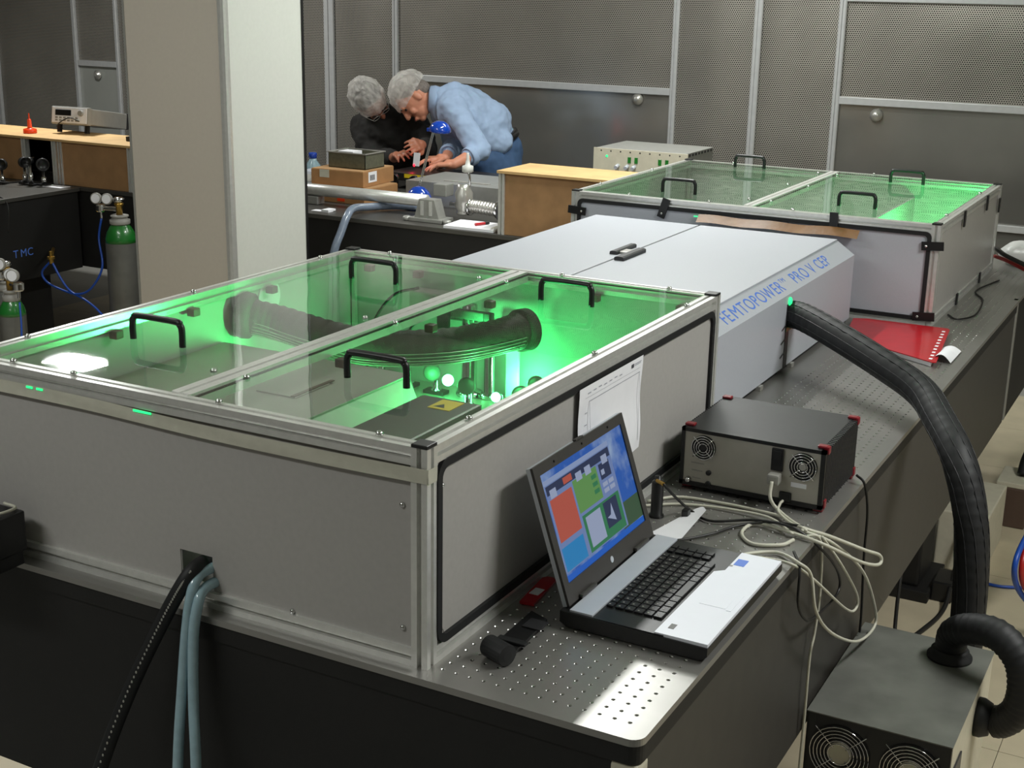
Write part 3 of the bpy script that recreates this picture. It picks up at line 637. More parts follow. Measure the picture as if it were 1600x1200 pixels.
# ================================================================== laptop
lp = thing('laptop', 'open silver and black laptop showing a program window on a blue desktop', 'laptop', (.25, .435, .0005))
LX0, LX1, LY0, LY1 = .112, .378, .247, .640
b = MB(); b.prism([(LX0 + .012, .003), (LX1 - .012, .003), (LX1, .012), (LX1, .0265), (LX0, .03), (LX0, .010)], lambda u, v, t: (u, t, v), LY0, LY1); b.build('base', 'black_pl', lp)
MB().box(.128, .171, LY0 + .004, LY1 - .004, .029, .0335, .001).build('hinge_strip', 'laptop_silver', lp)
b = MB(); b.prism([(.284, LY0 + .003), (LX1 - .001, LY0 + .003), (LX1 - .001, LY1 - .003), (.300, LY1 - .003), (.300, .545), (.284, .53)], lambda u, v, t: (u, v, t), .0255, .0325); b.build('palm_rest', 'laptop_white', lp)
tpd = MB().box(.309, .357, .39, .45, .0325, .0329).build('touch_pad', 'laptop_white', lp)
MB().box(.359, .368, .385, .455, .0325, .0331).build('touch_button', 'laptop_white', lp)
MB().box(.171, .300, LY0 + .002, LY1 - .002, .026, .030).build('keyboard_deck', 'black_pl', lp)
for a in [(.305, .325, .575, .605, 'text_blue'), (.300, .306, .566, .572, 'grey_pl'), (.298, .308, .274, .292, 'hous_dark')]:
    MB().box(a[0], a[1], a[2], a[3], .0325, .033).build('sticker', a[4], lp)
key0 = None
rows = [(.180, 15, .012), (.198, 15, .015), (.2155, 14, .015), (.233, 14, .015), (.2505, 13, .015), (.268, 11, .015)]
for x, n, d in rows:
    ys_ = .300; span = .262; wk = span / n
    for k in range(n):
        if x > .26 and k in (4, 5, 6): 
            continue
        cx_, cy_ = x, ys_ + wk * (k + .5)
        if x > .26 and k == 3: pass
        kb_ = MB().box(cx_ - d / 2, cx_ + d / 2, cy_ - wk / 2 + .0012, cy_ + wk / 2 - .0012, .030, .0338, .0009)
        ko = kb_.build('key', 'key', lp)
        MB().box(cx_ - .0032, cx_ - .0002, cy_ - .0034, cy_ - .0004, .03382, .0341).build('key_legend', 'grey_pl', ko)
MB().box(.2605, .2755, ys_ + .262 / 11 * 4 + .001, ys_ + .262 / 11 * 7 - .001, .030, .0338, .0009).build('space_bar', 'key', lp)
for k in range(2):
    for x, n, d in rows[:5]:
        cy_ = .572 + .019 * k + .009; MB().box(x - d / 2, x + d / 2, cy_ - .0075, cy_ + .0075, .030, .0338, .0009).build('key', 'key', lp)
# screen: plane tilted back, bottom hinge at x=.128, top at x=.045
SB = Vector((.122, 0, .033)); ST = Vector((.044, 0, .268)); su = (ST - SB).normalized(); SLn = (ST - SB).length
sn = Vector((su.z, 0, -su.x))     # faces the user (+x)
SY0, SY1 = .262, .632
def sp(a, bb, off=0.0):          # a: 0..1 along the screen width (far end = left of picture), bb: 0..1 upward
    q = SB + su * (SLn * bb) + sn * off; return Vector((q.x, SY0 + (SY1 - SY0) * a, q.z))
def spanel(name, m, a0, a1, b0, b1, o0, o1, parent):
    q = MB(); q.add([sp(a0, b0, o0), sp(a1, b0, o0), sp(a1, b1, o0), sp(a0, b1, o0), sp(a0, b0, o1), sp(a1, b0, o1), sp(a1, b1, o1), sp(a0, b1, o1)], [(3, 2, 1, 0), (4, 5, 6, 7), (0, 1, 5, 4), (1, 2, 6, 5), (2, 3, 7, 6), (3, 0, 4, 7)])
    return q.build(name, m, parent)
spanel('screen_back', 'laptop_silver', 0, 1, 0, 1, -.012, -.004, lp)
bz = MB()
for a0, a1, b0, b1 in ((0, .05, 0, 1), (.955, 1, 0, 1), (.05, .955, 0, .14), (.05, .955, .925, 1)):
    bz.add([sp(a0, b0, -.004), sp(a1, b0, -.004), sp(a1, b1, -.004), sp(a0, b1, -.004), sp(a0, b0, .001), sp(a1, b0, .001), sp(a1, b1, .001), sp(a0, b1, .001)], [(3, 2, 1, 0), (4, 5, 6, 7), (0, 1, 5, 4), (1, 2, 6, 5), (2, 3, 7, 6), (3, 0, 4, 7)])
bz.build('bezel', 'laptop_dark', lp)
scn = spanel('display', 'screen', .05, .955, .14, .925, -.004, -.002, lp)
def S(name, m, a0, a1, b0, b1, lay):   # picture of the screen, a from 0 at the left of the picture
    f = lambda a: .05 + .905 * a; g = lambda q: .14 + .785 * q
    return spanel(name, m, f(a0), f(a1), g(b0), g(b1), -.002, -.002 + .00012 * lay, scn)
S('hill', 'scr_hill', .74, 1, .06, .30, 1); S('taskbar', 'scr_taskbar', 0, 1, 0, .055, 1)
S('program_window', 'scr_win', .02, .80, .075, .93, 2); S('title_bar', 'scr_title', .02, .80, .885, .93, 3)
S('tool_strip', 'scr_dark', .03, .79, .79, .875, 3)
for a in (.06, .36, .47, .68): S('strip_icon', 'scr_pale', a, a + .07, .75, .83, 4)
S('strip_logo', 'scr_red', .22, .32, .80, .86, 4)
S('red_panel', 'scr_red', .04, .29, .35, .745, 3); S('green_panel', 'scr_green', .31, .60, .47, .78, 3)
for k in range(3): S('green_button', 'scr_dgreen', .52, .58, .54 + .07 * k, .58 + .07 * k, 4)
S('plot', 'scr_dark', .63, .76, .62, .77, 3); S('plot_area', 'scr_pale', .645, .685, .66, .71, 4)
S('status_panel', 'scr_cyan', .03, .28, .085, .30, 3); S('graph_frame', 'scr_dgreen', .32, .78, .085, .44, 3)
S('graph', 'scr_pale', .35, .53, .12, .41, 4); S('camera_image', 'scr_dark', .57, .74, .17, .42, 4)
q = MB(); f = lambda a: .05 + .905 * a; g = lambda q: .14 + .785 * q
q.add([sp(f(.585), g(.27), -.0013), sp(f(.68), g(.20), -.0013), sp(f(.66), g(.38), -.0013), sp(f(.63), g(.28), -.0013)], [(0, 1, 2, 3)]); q.build('bright_trace', 'scr_pale', scn)
for k in range(2):
    for j in range(2): S('value_box', 'scr_pale', .63 + .075 * k, .69 + .075 * k, .49 + .06 * j, .53 + .06 * j, 4)
b = MB(); c_ = sp(.5, .07, .001); b.lathe([(.006, 0), (.006, .0006), (.003, .001)], c_, sn, 14); b.build('maker_mark', 'laptop_silver', lp)
MB().box(.122, .13, .30, .36, .0335, .041, .003).build('hinge', 'laptop_dark', lp); MB().box(.122, .13, .535, .595, .0335, .041, .003).build('hinge', 'laptop_dark', lp)
for a in (.2, .5, .8):
    spanel('bezel_bumper', 'black_rub', a, a + .006, .955, .97, .001, .003, lp)
spanel('screen_latch', 'laptop_dark', .46, .54, .995, 1.012, -.006, .001, lp)
# ================================================================== power supply unit
ps = thing('power_supply', 'black ribbed power supply with red corner bumpers and two rear fans', 'power supply', (.2, 1.12, .0005))
DX0, DX1, DY0, DY1, DZ0, DZ1 = .037, .354, .985, 1.258, .012, .140
MB().box(DX0 + .004, DX1 - .012, DY0 + .006, DY1, DZ0, DZ1, .002).build('case', 'dark_case', ps)
fr_ = MB()
for bx in ((DX0, DX1, DZ1 - .008, DZ1), (DX0, DX1, DZ0 - .002, DZ0 + .008), (DX0, DX0 + .008, DZ0, DZ1), (DX1 - .010, DX1, DZ0, DZ1)): fr_.box(bx[0], bx[1], DY0 - .002, DY0 + .008, bx[2], bx[3])
fr_.build('rear_frame', 'black_pl', ps)
MB().box(DX0 + .007, DX1 - .009, DY0, DY0 + .006, DZ0 + .007, DZ1 - .007).build('rear_panel', 'grey_panel', ps)
fin = None
for k in range(22):
    y = DY0 + .014 + k * .0112
    if fin is None: fin = MB().box(DX1 - .013, DX1, y, y + .006, DZ0, DZ1 - .001, .0008).build('fin', 'dark_case', ps); fy = y
    else: share(fin, 'fin', ps, (0, y - fy, 0))
for k in range(22): share(fin, 'fin', ps, (DX0 - .0005 - DX1 + .013, k * .0112, 0))
for x in (DX0 + .012, DX1 - .012):
    for y in (DY0 + .02, DY1 - .02):
        b = MB(); b.box(x - .011, x + .011, y - .009, y + .009, DZ1, DZ1 + .006, .003); b.build('corner_bumper', 'darkred', ps)
        if x > .2: MB().box(x + .002, x + .0145, y - .008, y + .008, DZ1 - .012, DZ1 + .005, .003).build('corner_bumper', 'darkred', ps); MB().box(x + .002, x + .0145, y - .008, y + .008, DZ0 - .004, DZ0 + .016, .003).build('corner_bumper', 'darkred', ps)
        MB().box(x - .011, x + .011, y - .009, y + .009, .0005, DZ0, .003).build('foot', 'darkred', ps)
def fan(parent, cx, cy, cz, r, hub_m='dark_case', hub=.3, axis=(0, -1, 0), rings=4):
    f_ = MB(); f_.lathe([(r * 1.04, 0), (r * 1.04, .0015), (r * .1, .0015)], (cx, cy, cz), axis, 30); fo = f_.build('fan', 'black_rub', parent)
    g_ = MB(); g_.lathe([(r * hub, .0015), (r * hub, .004), (r * hub * .8, .005)], (cx, cy, cz), axis, 20); g_.build('fan_hub', hub_m, fo)
    bl = MB()
    for k in range(7):
        a = 2 * PI * k / 7; u = Vector((math.cos(a), 0, math.sin(a))); v_ = Vector((-math.sin(a), 0, math.cos(a))); c0 = Vector((cx, cy - .002, cz))
        bl.add([c0 + u * r * .3, c0 + u * r * .92 + v_ * r * .1, c0 + u * r * .92 + v_ * r * .5 + Vector((0, .0016, 0)), c0 + u * r * .3 + v_ * r * .25 + Vector((0, .0012, 0))], [(0, 1, 2, 3)])
    bl.build('fan_blades', 'black_pl', fo)
    gd = MB()
    for k in range(rings):
        rr_ = r * (.38 + .62 * k / (rings - 1)); pts = [Vector((cx + rr_ * math.cos(2 * PI * i / 28), cy - .0065, cz + rr_ * math.sin(2 * PI * i / 28))) for i in range(29)]; gd.tube(pts, .0011, 6, 1)
    for k in range(4):
        a = PI / 4 + PI / 2 * k; gd.tube([(cx + r * .3 * math.cos(a), cy - .006, cz + r * .3 * math.sin(a)), (cx + r * 1.22 * math.cos(a), cy - .006, cz + r * 1.22 * math.sin(a))], .0012, 6, 1)
    gd.build('fan_guard', 'chrome', fo); return fo
fan(ps, .089, DY0, .101, .026); fan(ps, .308, DY0, .098, .029, 'steel')
il = MB().box(.240, .266, DY0 - .006, DY0, .08, .129, .002).build('power_inlet', 'black_pl', ps)
MB().box(.244, .262, DY0 - .009, DY0 - .006, .105, .125, .001).build('rocker_switch', 'black_rub', il)
for z in (.046, .021):
    b = MB(); b.lathe([(.006, 0), (.006, .004), (.004, .005)], (.103, DY0, z), (0, -1, 0), 14); b.build('socket', 'black_pl', ps, True)
b = MB(); b.lathe([(.006, 0), (.006, .008), (.004, .012)], (.058, DY0, .024), (0, -1, 0), 14); b.build('coaxial_socket', 'chrome', ps, True)
MB().box(.262, .288, DY0 - .004, DY0, .014, .036, .003).build('data_socket', 'black_pl', ps)
for k in range(3):
    MB().box(.062 + .002 * k, .092 - .003 * k, DY0 - .0006, DY0, .062 - .017 * k, .065 - .017 * k).build('printed_line', 'grey_pl', ps)
MB().box(.285, .318, DY0 - .0006, DY0, .050, .060).build('rating_label', 'white', ps)
pg = thing('power_plug', 'pale grey power plug in the back of the black power supply', 'plug', (.255, .96, .07)); MB().box(.241, .267, DY0 - .032, DY0 - .0065, .056, .079, .005).build('body', 'grey_pl', pg)
# ================================================================== chiller with two fans
ch = thing('chiller', 'dusty dark metal chiller box with two fans on the floor beside the table', 'chiller', (.55, 1.13, -.92))
CX0, CX1, CY0_, CY1_, CZ1 = .386, .682, .893, 1.365, -.4
MB().box(CX0, CX1, CY0_ + .012, CY1_, -.90, CZ1 - .003, .002).build('case', 'beige', ch)
MB().box(CX0 - .002, CX1 + .002, CY0_ - .002, CY1_ + .002, CZ1 - .003, CZ1, .001).build('top_cover', 'chiller', ch)
MB().box(CX0, CX1, CY0_, CY0_ + .012, -.90, CZ1 - .004).build('fan_panel', 'black_pl', ch)
fan(ch, .460, CY0_, -.482, .062, 'beige', .42, rings=6); fan(ch, .607, CY0_, -.482, .062, 'beige', .42, rings=6)
fan(ch, .460, CY0_, -.64, .062, 'beige', .42, rings=6); fan(ch, .607, CY0_, -.64, .062, 'beige', .42, rings=6)
for x in (CX0 + .03, CX1 - .03):
    for y in (CY0_ + .04, CY1_ - .04): MB().box(x - .02, x + .02, y - .02, y + .02, -.92, -.9, .004).build('foot', 'black_rub', ch)
MB().box(CX1 + .0005, CX1 + .004, CY0_ + .02, CY0_ + .12, -.62, -.47, .001).build('side_vent', 'dark_case', ch)
b = MB(); b.lathe([(.05, 0), (.05, .006), (.042, .009), (.042, .02), (.036, .024)], (.598, 1.285, CZ1 + .0002), seg=28); b.build('hose_flange', 'black_rub', ch, True)
def ribbed(pts, r, seg=24, sub=12, amp=.0012): b = MB(); b.tube(pts, r, seg, sub, rfn=lambda t, i: r + amp * math.sin(i * 2.2)); return b
hp = [(-.05, 2.04, .165), (-.01, 2.02, .166), (.098, 1.933, .154), (.271, 1.808, .119), (.392, 1.720, .085), (.464, 1.611, .050), (.530, 1.505, .005), (.575, 1.46, -.09), (.597, 1.44, -.2), (.607, 1.43, -.35), (.61, 1.425, -.6), (.61, 1.42, -.905)]
hs = thing('hose', 'thick black hose bending over the table edge down behind the chiller', 'hose', (.61, 1.42, -.905))
ribbed(hp, .039).build('sleeve', 'black_rub', hs)
b = MB(); P = smooth_path(hp, 12)
for k in range(10):
    a = 2 * PI * k / 10; pts = []
    for i in range(2, len(P) - 2, 3):
        d = (P[i + 1] - P[i - 1]).normalized(); side = d.cross(Vector((.3, .3, 1))).normalized(); up_ = side.cross(d); pts.append(P[i] + (side * math.cos(a) + up_ * math.sin(a)) * .0393)
    b.tube(pts, .0012, 5, 2)
b.build('sleeve_cord', 'dark_case', hs)
lpp = [(.598, 1.285, -.377), (.604, 1.275, -.335), (.645, 1.24, -.298), (.705, 1.21, -.285), (.755, 1.19, -.32), (.772, 1.185, -.38), (.765, 1.185, -.44), (.738, 1.19, -.475), (.7225, 1.195, -.482)]
hs2 = thing('hose', 'thick black hose looping beside the right end of the chiller', 'hose', (.70, 1.19, -.48)); ribbed(lpp, .0345).build('sleeve', 'black_rub', hs2)
b = MB(); b.lathe([(.044, 0), (.044, .012), (.036, .03)], (CX1 + .001, 1.197, -.482), (1, 0, 0), 24); b.build('collar', 'black_rub', hs2, True)
# ================================================================== small things on the table
rf = thing('folder', 'red plastic folder with punched edge lying on the table', 'folder', (.15, 2.55, .0005))
b = MB(); b.prism([(.0, 2.46), (.302, 2.295), (.315, 2.30), (.268, 2.73), (.258, 2.745), (.0, 2.74), (-.04, 2.72)], lambda u, v, t: (u, v, t), .014, .0165); b.build('cover', 'red', rf)
b = MB(); b.prism([(.05, 2.44), (.30, 2.30), (.26, 2.70), (.0, 2.70)], lambda u, v, t: (u, v, t), .001, .0137); b.build('paper_stack', 'white', rf)
for k in range(10):
    t_ = k / 9; MB().box(.287 - .036 * t_, .297 - .036 * t_, 2.325 + .36 * t_, 2.34 + .36 * t_, .0166, .0168).build('punch_hole', 'white', rf)
b = MB(); b.grid(lambda u, v: (.285 + .06 * u, 2.36 + .16 * v, .004 + .022 * math.sin(PI * u) * (1 - .4 * v)), 8, 6); b.smooth = True; tag(b.build('loose_pages', 'white'), 'curled white pages poking out beside the red folder', 'paper')
b = MB(); b.grid(lambda u, v: (.082 + .07 * u + .03 * v * (1 - u), .69 + .17 * v + .02 * math.sin(4 * u) * v, .0012 + .016 * u * v), 8, 6); b.smooth = True; tag(b.build('loose_sheet', 'white'), 'curled white scrap of paper behind the laptop', 'paper')
# paper print hung on the side of the near laser box
ph_ = thing('printout', 'white printed chart sheet hanging on the side of the near laser box', 'paper', (.004, .67, .13))
b = MB(); pf = lambda u, v: (.0035 + .012 * (1 - v) ** 1.5 * (.4 + .6 * math.sin(3.2 * u + .6)) + .002 * math.sin(8 * v), .525 + .298 * u, .135 + .198 * v)
b.grid(pf, 16, 12); b.smooth = True; b.build('sheet', 'white', ph_)
def pline(u0, u1, v0, v1, m, name):
    q = MB(); q.add([Vector(pf(u, v)) + Vector((.0012, 0, 0)) for u, v in ((u0, v0), (u1, v0), (u1, v1), (u0, v1))], [(0, 1, 2, 3)]); q.build(name, m, ph_)
M['ink'] = mat('grey_ink', (150, 152, 160), 0.7); M['ink_dark'] = mat('dark_ink', (70, 72, 78), 0.7)
for u0, u1, v0, v1 in [(.14, .145, .1, .84), (.945, .95, .1, .84), (.14, .95, .835, .842), (.08, .95, .885, .888)]: pline(u0, u1, v0, v1, 'ink', 'chart_line')
for k in range(7): pline(.12 + .08 * k, .16 + .08 * k, .92 + .004 * (k % 3), .93 + .004 * (k % 3), 'ink', 'printed_word')
for k in range(5): pline(.09, .12, .25 + .12 * k, .258 + .12 * k, 'ink', 'tick_label')
pline(.80, .835, .925, .965, 'ink_dark', 'printed_mark'); pline(.85, .96, .95, .958, 'ink', 'printed_word'); pline(.85, .95, .935, .942, 'ink', 'printed_word')
# strap, red tag, post
stp = thing('strap_roll', 'short rolled black strap with buckle lying near the laptop', 'strap', (.07, .12, .0005))
b = MB(); b.lathe([(.008, 0), (.018, .001), (.0185, .004), (.0185, .046), (.018, .049), (.008, .05)], (.058, .094, .019), (.93, -.36, 0), 20); b.build('roll', 'black_rub', stp)
b = MB(); b.prism([(.0, 0), (.05, 0), (.048, .16), (.004, .16)], lambda u, v, t: (.054 + .88 * u - .04 * v / .16 * .2, .105 - .36 * u + 1.0 * v, t + .0), .001, .007); b.build('strap', 'black_pl', stp)
MB().box(.064, .098, .2, .235, .007, .0095, .001).build('buckle', 'dark_case', stp)
MB().box(.05, .104, .135, .15, .007, .012, .002).build('loop', 'black_rub', stp)
rt = thing('key_tag', 'red key tag with white label beside the near laser box', 'key tag', (.02, .34, .0005)); b = MB(); b.prism([(-.014, -.06), (.014, -.06), (.014, .05), (.006, .058), (-.006, .058), (-.014, .05)], lambda u, v, t: (.02 + .97 * u - .1 * v, .35 + .1 * u + v, t), .001, .006); b.build('tag', 'red', rt)
MB().box(.012, .030, .325, .352, .006, .0068).build('paper_label', 'white', rt)
bp_ = thing('post_holder', 'small black post holder standing behind the laptop screen', 'post holder', (.06, .80, .0005)); b = MB(); b.lathe([(.016, 0), (.016, .004), (.0125, .006), (.0125, .075), (.011, .077), (.0065, .078), (.0065, .088), (.004, .089)], (.06, .80, .0006), seg=20); b.build('body', 'black_pl', bp_, True)
b = MB(); b.cyl((.062, .79, .082), (.082, .775, .083), .004); b.build('connector', 'brass', bp_)
b = MB(); b.box(.108, .122, .818, .835, .0006, .018, .002); tag(b.build('cable_clip', 'black_pl'), 'tiny black block beside the white paper scrap', 'clip')
# ---------------------------------------------- cables
def cable(pts, r, m, label, cat='cable', name='cable', seg=8, sub=8, group=None):
    b = MB(); b.tube(pts, r, seg, sub); return tag(b.build(name, m), label, cat, group)
cable([(.254, .95, .066), (.258, .935, .035), (.28, .93, .013), (.345, .87, .012), (.392, .91, -.012), (.44, 1.02, -.072), (.46, 1.094, -.109), (.462, 1.08, -.124), (.45, .96, -.075), (.41, .84, -.005), (.345, .835, .009), (.26, .855, .007), (.245, .80, .004), (.282, .754, .004), (.333, .777, .004), (.347, .815, .004)], .0038, 'cable_white', 'pale grey power cable looping from the plug out over the table edge')
cable([(.352, .85, .013), (.40, .92, -.03), (.422, 1.105, -.155), (.42, 1.269, -.298), (.42, 1.31, -.376), (.42, 1.144, -.344), (.42, .899, -.218), (.42, .752, -.107), (.41, .73, -.025), (.393, .70, .008), (.339, .735, .005), (.292, .69, .008), (.29, .65, .012)], .0034, 'cable_white', 'pale cable hanging in the longest loop below the table edge')
cable([(.392, .86, .004), (.408, .99, -.108), (.412, 1.131, -.229), (.41, 1.13, -.264), (.409, 1.034, -.219), (.402, .785, -.057), (.386, .69, .006), (.339, .70, .004), (.305, .68, .008), (.301, .65, .014)], .003, 'cable_white', 'thin pale cable in the middle loop below the table edge, plugged into the laptop')
cable([(.082, .775, .083), (.10, .80, .05), (.115, .85, .008), (.172, .82, .006), (.254, .857, .012), (.339, .84, .018), (.40, .867, -.033), (.402, .992, -.131), (.402, .979, -.170), (.40, .811, -.152), (.40, .738, -.119), (.40, .690, -.066), (.395, .70, -.002), (.37, .74, .012)], .0028, 'cable_black', 'thin black cable running from the post holder over the table edge')
cable([(.14, .6465, .018), (.16, .70, .006), (.2, .76, .006), (.226, .82, .006), (.28, .86, .012), (.35, .87, .014)], .003, 'cable_black', 'black cable leaving the far side of the laptop')
cable([(.015, .86, .004), (.062, .918, .004), (.158, .932, .004), (.24, .925, .006), (.30, .905, .01), (.361, .853, .013)], .0034, 'cable_white', 'pale cable lying along the foot of the power supply')
cable([(.0155, .83, .004), (.08, .88, .004), (.17, .90, .006), (.27, .89, .01), (.34, .83, .01)], .003, 'cable_white', 'second pale cable lying in front of the power supply')
cable([(.367, 1.211, .02), (.388, 1.205, .004), (.392, 1.243, -.074), (.39, 1.261, -.19), (.392, 1.281, -.33), (.392, 1.285, -.39)], .003, 'cable_black', 'black cable dropping straight down beside the power supply')
cable([(.36, .84, .006), (.389, .86, -.004), (.392, .881, -.118), (.39, .875, -.211), (.388, .86, -.266), (.386, .868, -.42), (.384, .868, -.6)], .003, 'cable_white', 'pale cable dropping past the left of the chiller')
cable([(.277, .962, .024), (.275, .95, .02), (.282, .92, .014), (.32, .88, .012), (.352, .862, .014)], .003, 'cable_white', 'short pale data cable from the small rear socket of the power supply')
for y in (.60, .575):
    pl3 = thing('usb_plug', 'dark plug in the side of the laptop' if y < .59 else 'pale plug in the far right side of the laptop', 'plug', (.31, .65, .012)); 
    MB().box(.318 - (.6 - y) * 1.2, .332 - (.6 - y) * 1.2, .6405, .662, .014, .022, .002).build('body', 'black_pl' if y < .59 else 'cable_white', pl3)
# ---------------------------------------------- hoses through the notch in the near panel
cable([(-.47, .06, .07), (-.462, .012, .078), (-.456, -.025, .078), (-.472, -.045, .043), (-.511, -.06, -.035), (-.56, -.085, -.15), (-.603, -.12, -.288), (-.66, -.16, -.5), (-.70, -.2, -.75), (-.71, -.22, -.905)], .0135, 'black_rub', 'black braided cable hanging from the notch in the near panel', 'cable', 'braided_cable', 14)
bc = bpy.data.objects['braided_cable']
b = MB(); P = smooth_path([(-.456, -.025, .078), (-.472, -.045, .043), (-.511, -.06, -.035), (-.56, -.085, -.15), (-.603, -.12, -.288), (-.66, -.16, -.5)], 40)
for i in range(0, len(P) - 1, 3): b.ell(P[i] + Vector((.006, -.0118, .004)), (.0018, .0018, .0028), 6, 4)
o = b.build('braid_fleck', 'steel', bc); o['kind'] = 'stuff'
cable([(-.445, .05, .065), (-.446, .01, .071), (-.447, -.022, .068), (-.446, -.042, .043), (-.452, -.052, -.02), (-.457, -.065, -.126), (-.453, -.09, -.258), (-.455, -.11, -.5), (-.46, -.12, -.75), (-.46, -.13, -.908)], .0095, 'clear_tube', 'left one of two pale blue clear hoses hanging from the notch', 'hose', 'clear_hose', 14)
cable([(-.43, .05, .045), (-.436, .012, .048), (-.436, -.022, .046), (-.432, -.042, .03), (-.437, -.052, -.029), (-.433, -.065, -.144), (-.412, -.09, -.245), (-.40, -.11, -.5), (-.39, -.12, -.75), (-.39, -.13, -.908)], .0095, 'clear_tube', 'right one of two pale blue clear hoses hanging from the notch', 'hose', 'clear_hose', 14)
# black device at the left margin
ld = thing('controller_box', 'black device box on the near left edge of the table', 'device', (-.93, -.06, .0005)); MB().box(-1.02, -.852, -.14, -.026, .03, .108, .004).build('body', 'black_pl', ld)
MB().box(-1.02, -.862, -.13, -.028, .0004, .03, .002).build('bracket', 'dark_case', ld)
cable([(-1.05, -.10, .114), (-.95, -.13, .113), (-.88, -.10, .113), (-.862, -.04, .114), (-.9, -.03, .1135)], .003, 'cable_white', 'pale cable coiled on the black device box at the left')
cable([(-.98, -.08, .106), (-.95, -.15, .02), (-.94, -.165, -.2), (-.93, -.16, -.5), (-.92, -.18, -.9)], .006, 'cable_black', 'black cable hanging below the black device box at the left')
# ---------------------------------------------- floor on the right
pc = thing('power_brick', 'beige case with vent slots on the floor under the table', 'case', (.3, 3.3, -.92)); MB().box(.25, .42, 3.02, 3.4, -.9195, -.70, .006).build('body', 'beige', pc)
for k in range(9): MB().box(.34, .41, 3.018, 3.02, -.88 + .017 * k, -.873 + .017 * k).build('vent_slot', 'black_pl', pc)
cs = thing('tool_case', 'small brown case with wire handle on the floor far right', 'case', (.42, 3.65, -.92)); MB().box(.36, .48, 3.55, 3.75, -.9195, -.76, .006).build('body', 'brown', cs); MB().box(.36, .48, 3.55, 3.75, -.76, -.74, .004).build('lid', 'beige', cs)
b = MB(); b.tube([(.48, 3.57, -.77), (.53, 3.57, -.77), (.54, 3.57, -.79), (.535, 3.57, -.87), (.48, 3.57, -.88)], .004, 8, 4); b.build('handle', 'black_pl', cs)
cable([(.66, 3.95, -.28), (.58, 3.86, -.38), (.50, 3.76, -.53), (.45, 3.68, -.66), (.44, 3.65, -.7335)], .022, 'black_rub', 'black hose running down to the small brown case at the right edge', 'hose', 'hose', 14)
cable([(.72, 2.9, -.35), (.645, 2.7, -.47), (.60, 2.55, -.55), (.585, 2.45, -.62), (.60, 2.5, -.72), (.66, 2.6, -.82), (.76, 2.75, -.905)], .009, 'blue_tube', 'blue water tube arching to the floor at the right edge', 'tube', 'water_tube', 10)
cable([(.74, 2.86, -.42), (.66, 2.68, -.50), (.612, 2.55, -.56), (.603, 2.47, -.63), (.622, 2.51, -.72), (.69, 2.61, -.82), (.78, 2.72, -.905)], .009, 'red_tube', 'red water tube arching to the floor at the right edge', 'tube', 'water_tube', 10)
cable([(.39, 3.0, -.913), (.46, 2.95, -.913), (.56, 2.98, -.913), (.75, 3.1, -.913)], .0055, 'blue_tube', 'thin blue tube lying straight on the floor', 'tube', 'tube', 10)
cable([(.24, 2.6, -.46), (.26, 2.4, -.7), (.28, 2.3, -.9), (.33, 2.1, -.912), (.37, 1.9, -.912)], .006, 'cable_black', 'black cable dropping from under the table to the floor')
cable([(.34, 3.0, -.75), (.345, 2.93, -.83), (.36, 2.75, -.86), (.36, 2.6, -.905), (.30, 2.3, -.913), (.31, 2.05, -.913), (.34, 1.8, -.912)], .008, 'cable_black', 'thick black cable winding over the floor behind the chiller')
b = MB(); b.box(.30, .37, 2.73, 2.86, -.9195, -.85, .006); tag(b.build('adapter', 'black_pl'), 'black plug adapter on the floor beside the table leg', 'adapter')
# right of the far laser box
bg = MB(); bg.ell((.27, 4.08, .05), (.075, .07, .0495), 20, 12); bg.v = [(p[0] + .01 * math.sin(60 * p[2] + 30 * p[1]), p[1] + .008 * math.sin(70 * p[0]), p[2]) for p in bg.v]; bg.smooth = True
tag(bg.build('plastic_bag', 'bag'), 'crumpled translucent white plastic bag behind the far laser box', 'bag')
cable([(.2, 3.95, .08), (.25, 3.85, .075), (.33, 3.78, .06), (.42, 3.75, .03), (.5, 3.74, -.05)], .009, 'cable_black', 'thick black cable from the far end of the far laser box')
cable([(.2, 3.945, .05), (.26, 3.86, .052), (.33, 3.8, .038), (.42, 3.77, .008), (.5, 3.76, -.08)], .008, 'red_tube', 'red cable under the black one at the far laser box')
cable([(.21, 3.0, .004), (.25, 2.95, .004), (.29, 3.05, .004), (.27, 3.3, .004), (.22, 3.45, .004), (.26, 3.7, .004)], .003, 'cable_black', 'thin black wire on the table beside the far laser box')
# ================================================================== benches at the back and on the left
M['bench_top'] = mat('dark_bench_steel', (92, 90, 86), 0.4, 0.6, 0.08, 8)
def bench(name, label, X0, X1, Y0, Y1):
    t = thing(name, label, 'table', ((X0 + X1) / 2, (Y0 + Y1) / 2, -.92))
    MB().box(X0, X1, Y0, Y1, -.02, 0, .002).build('top', 'bench_top', t)
    MB().box(X0 + .01, X1 - .01, Y0 + .008, Y1 - .008, -.42, -.02).build('body', 'black_table', t)
    for x in (X0 + .15, X1 - .45):
        for y in (Y0 + .1, Y1 - .4): MB().box(x, x + .3, y, y + .3, -.92, -.42, .01).build('leg', 'black_table', t)
    return t
bench('optical_bench', 'black optical bench carrying cartons and vacuum tube in front of two men', -6.9, -1.17, 3.5, 4.78)
lb2 = bench('optical_bench', 'black optical bench at the far left with lens mounts on top', -6.4, -4.285, 1.6, 3.49)
for k, ch_ in enumerate('TMC'): text_mesh('lettering', ch_, .055, 'text_blue', lb2, (-4.2945, 3.03 + .045 * k, -.30), (0, 1, 0), (0, 0, 1), .0004)
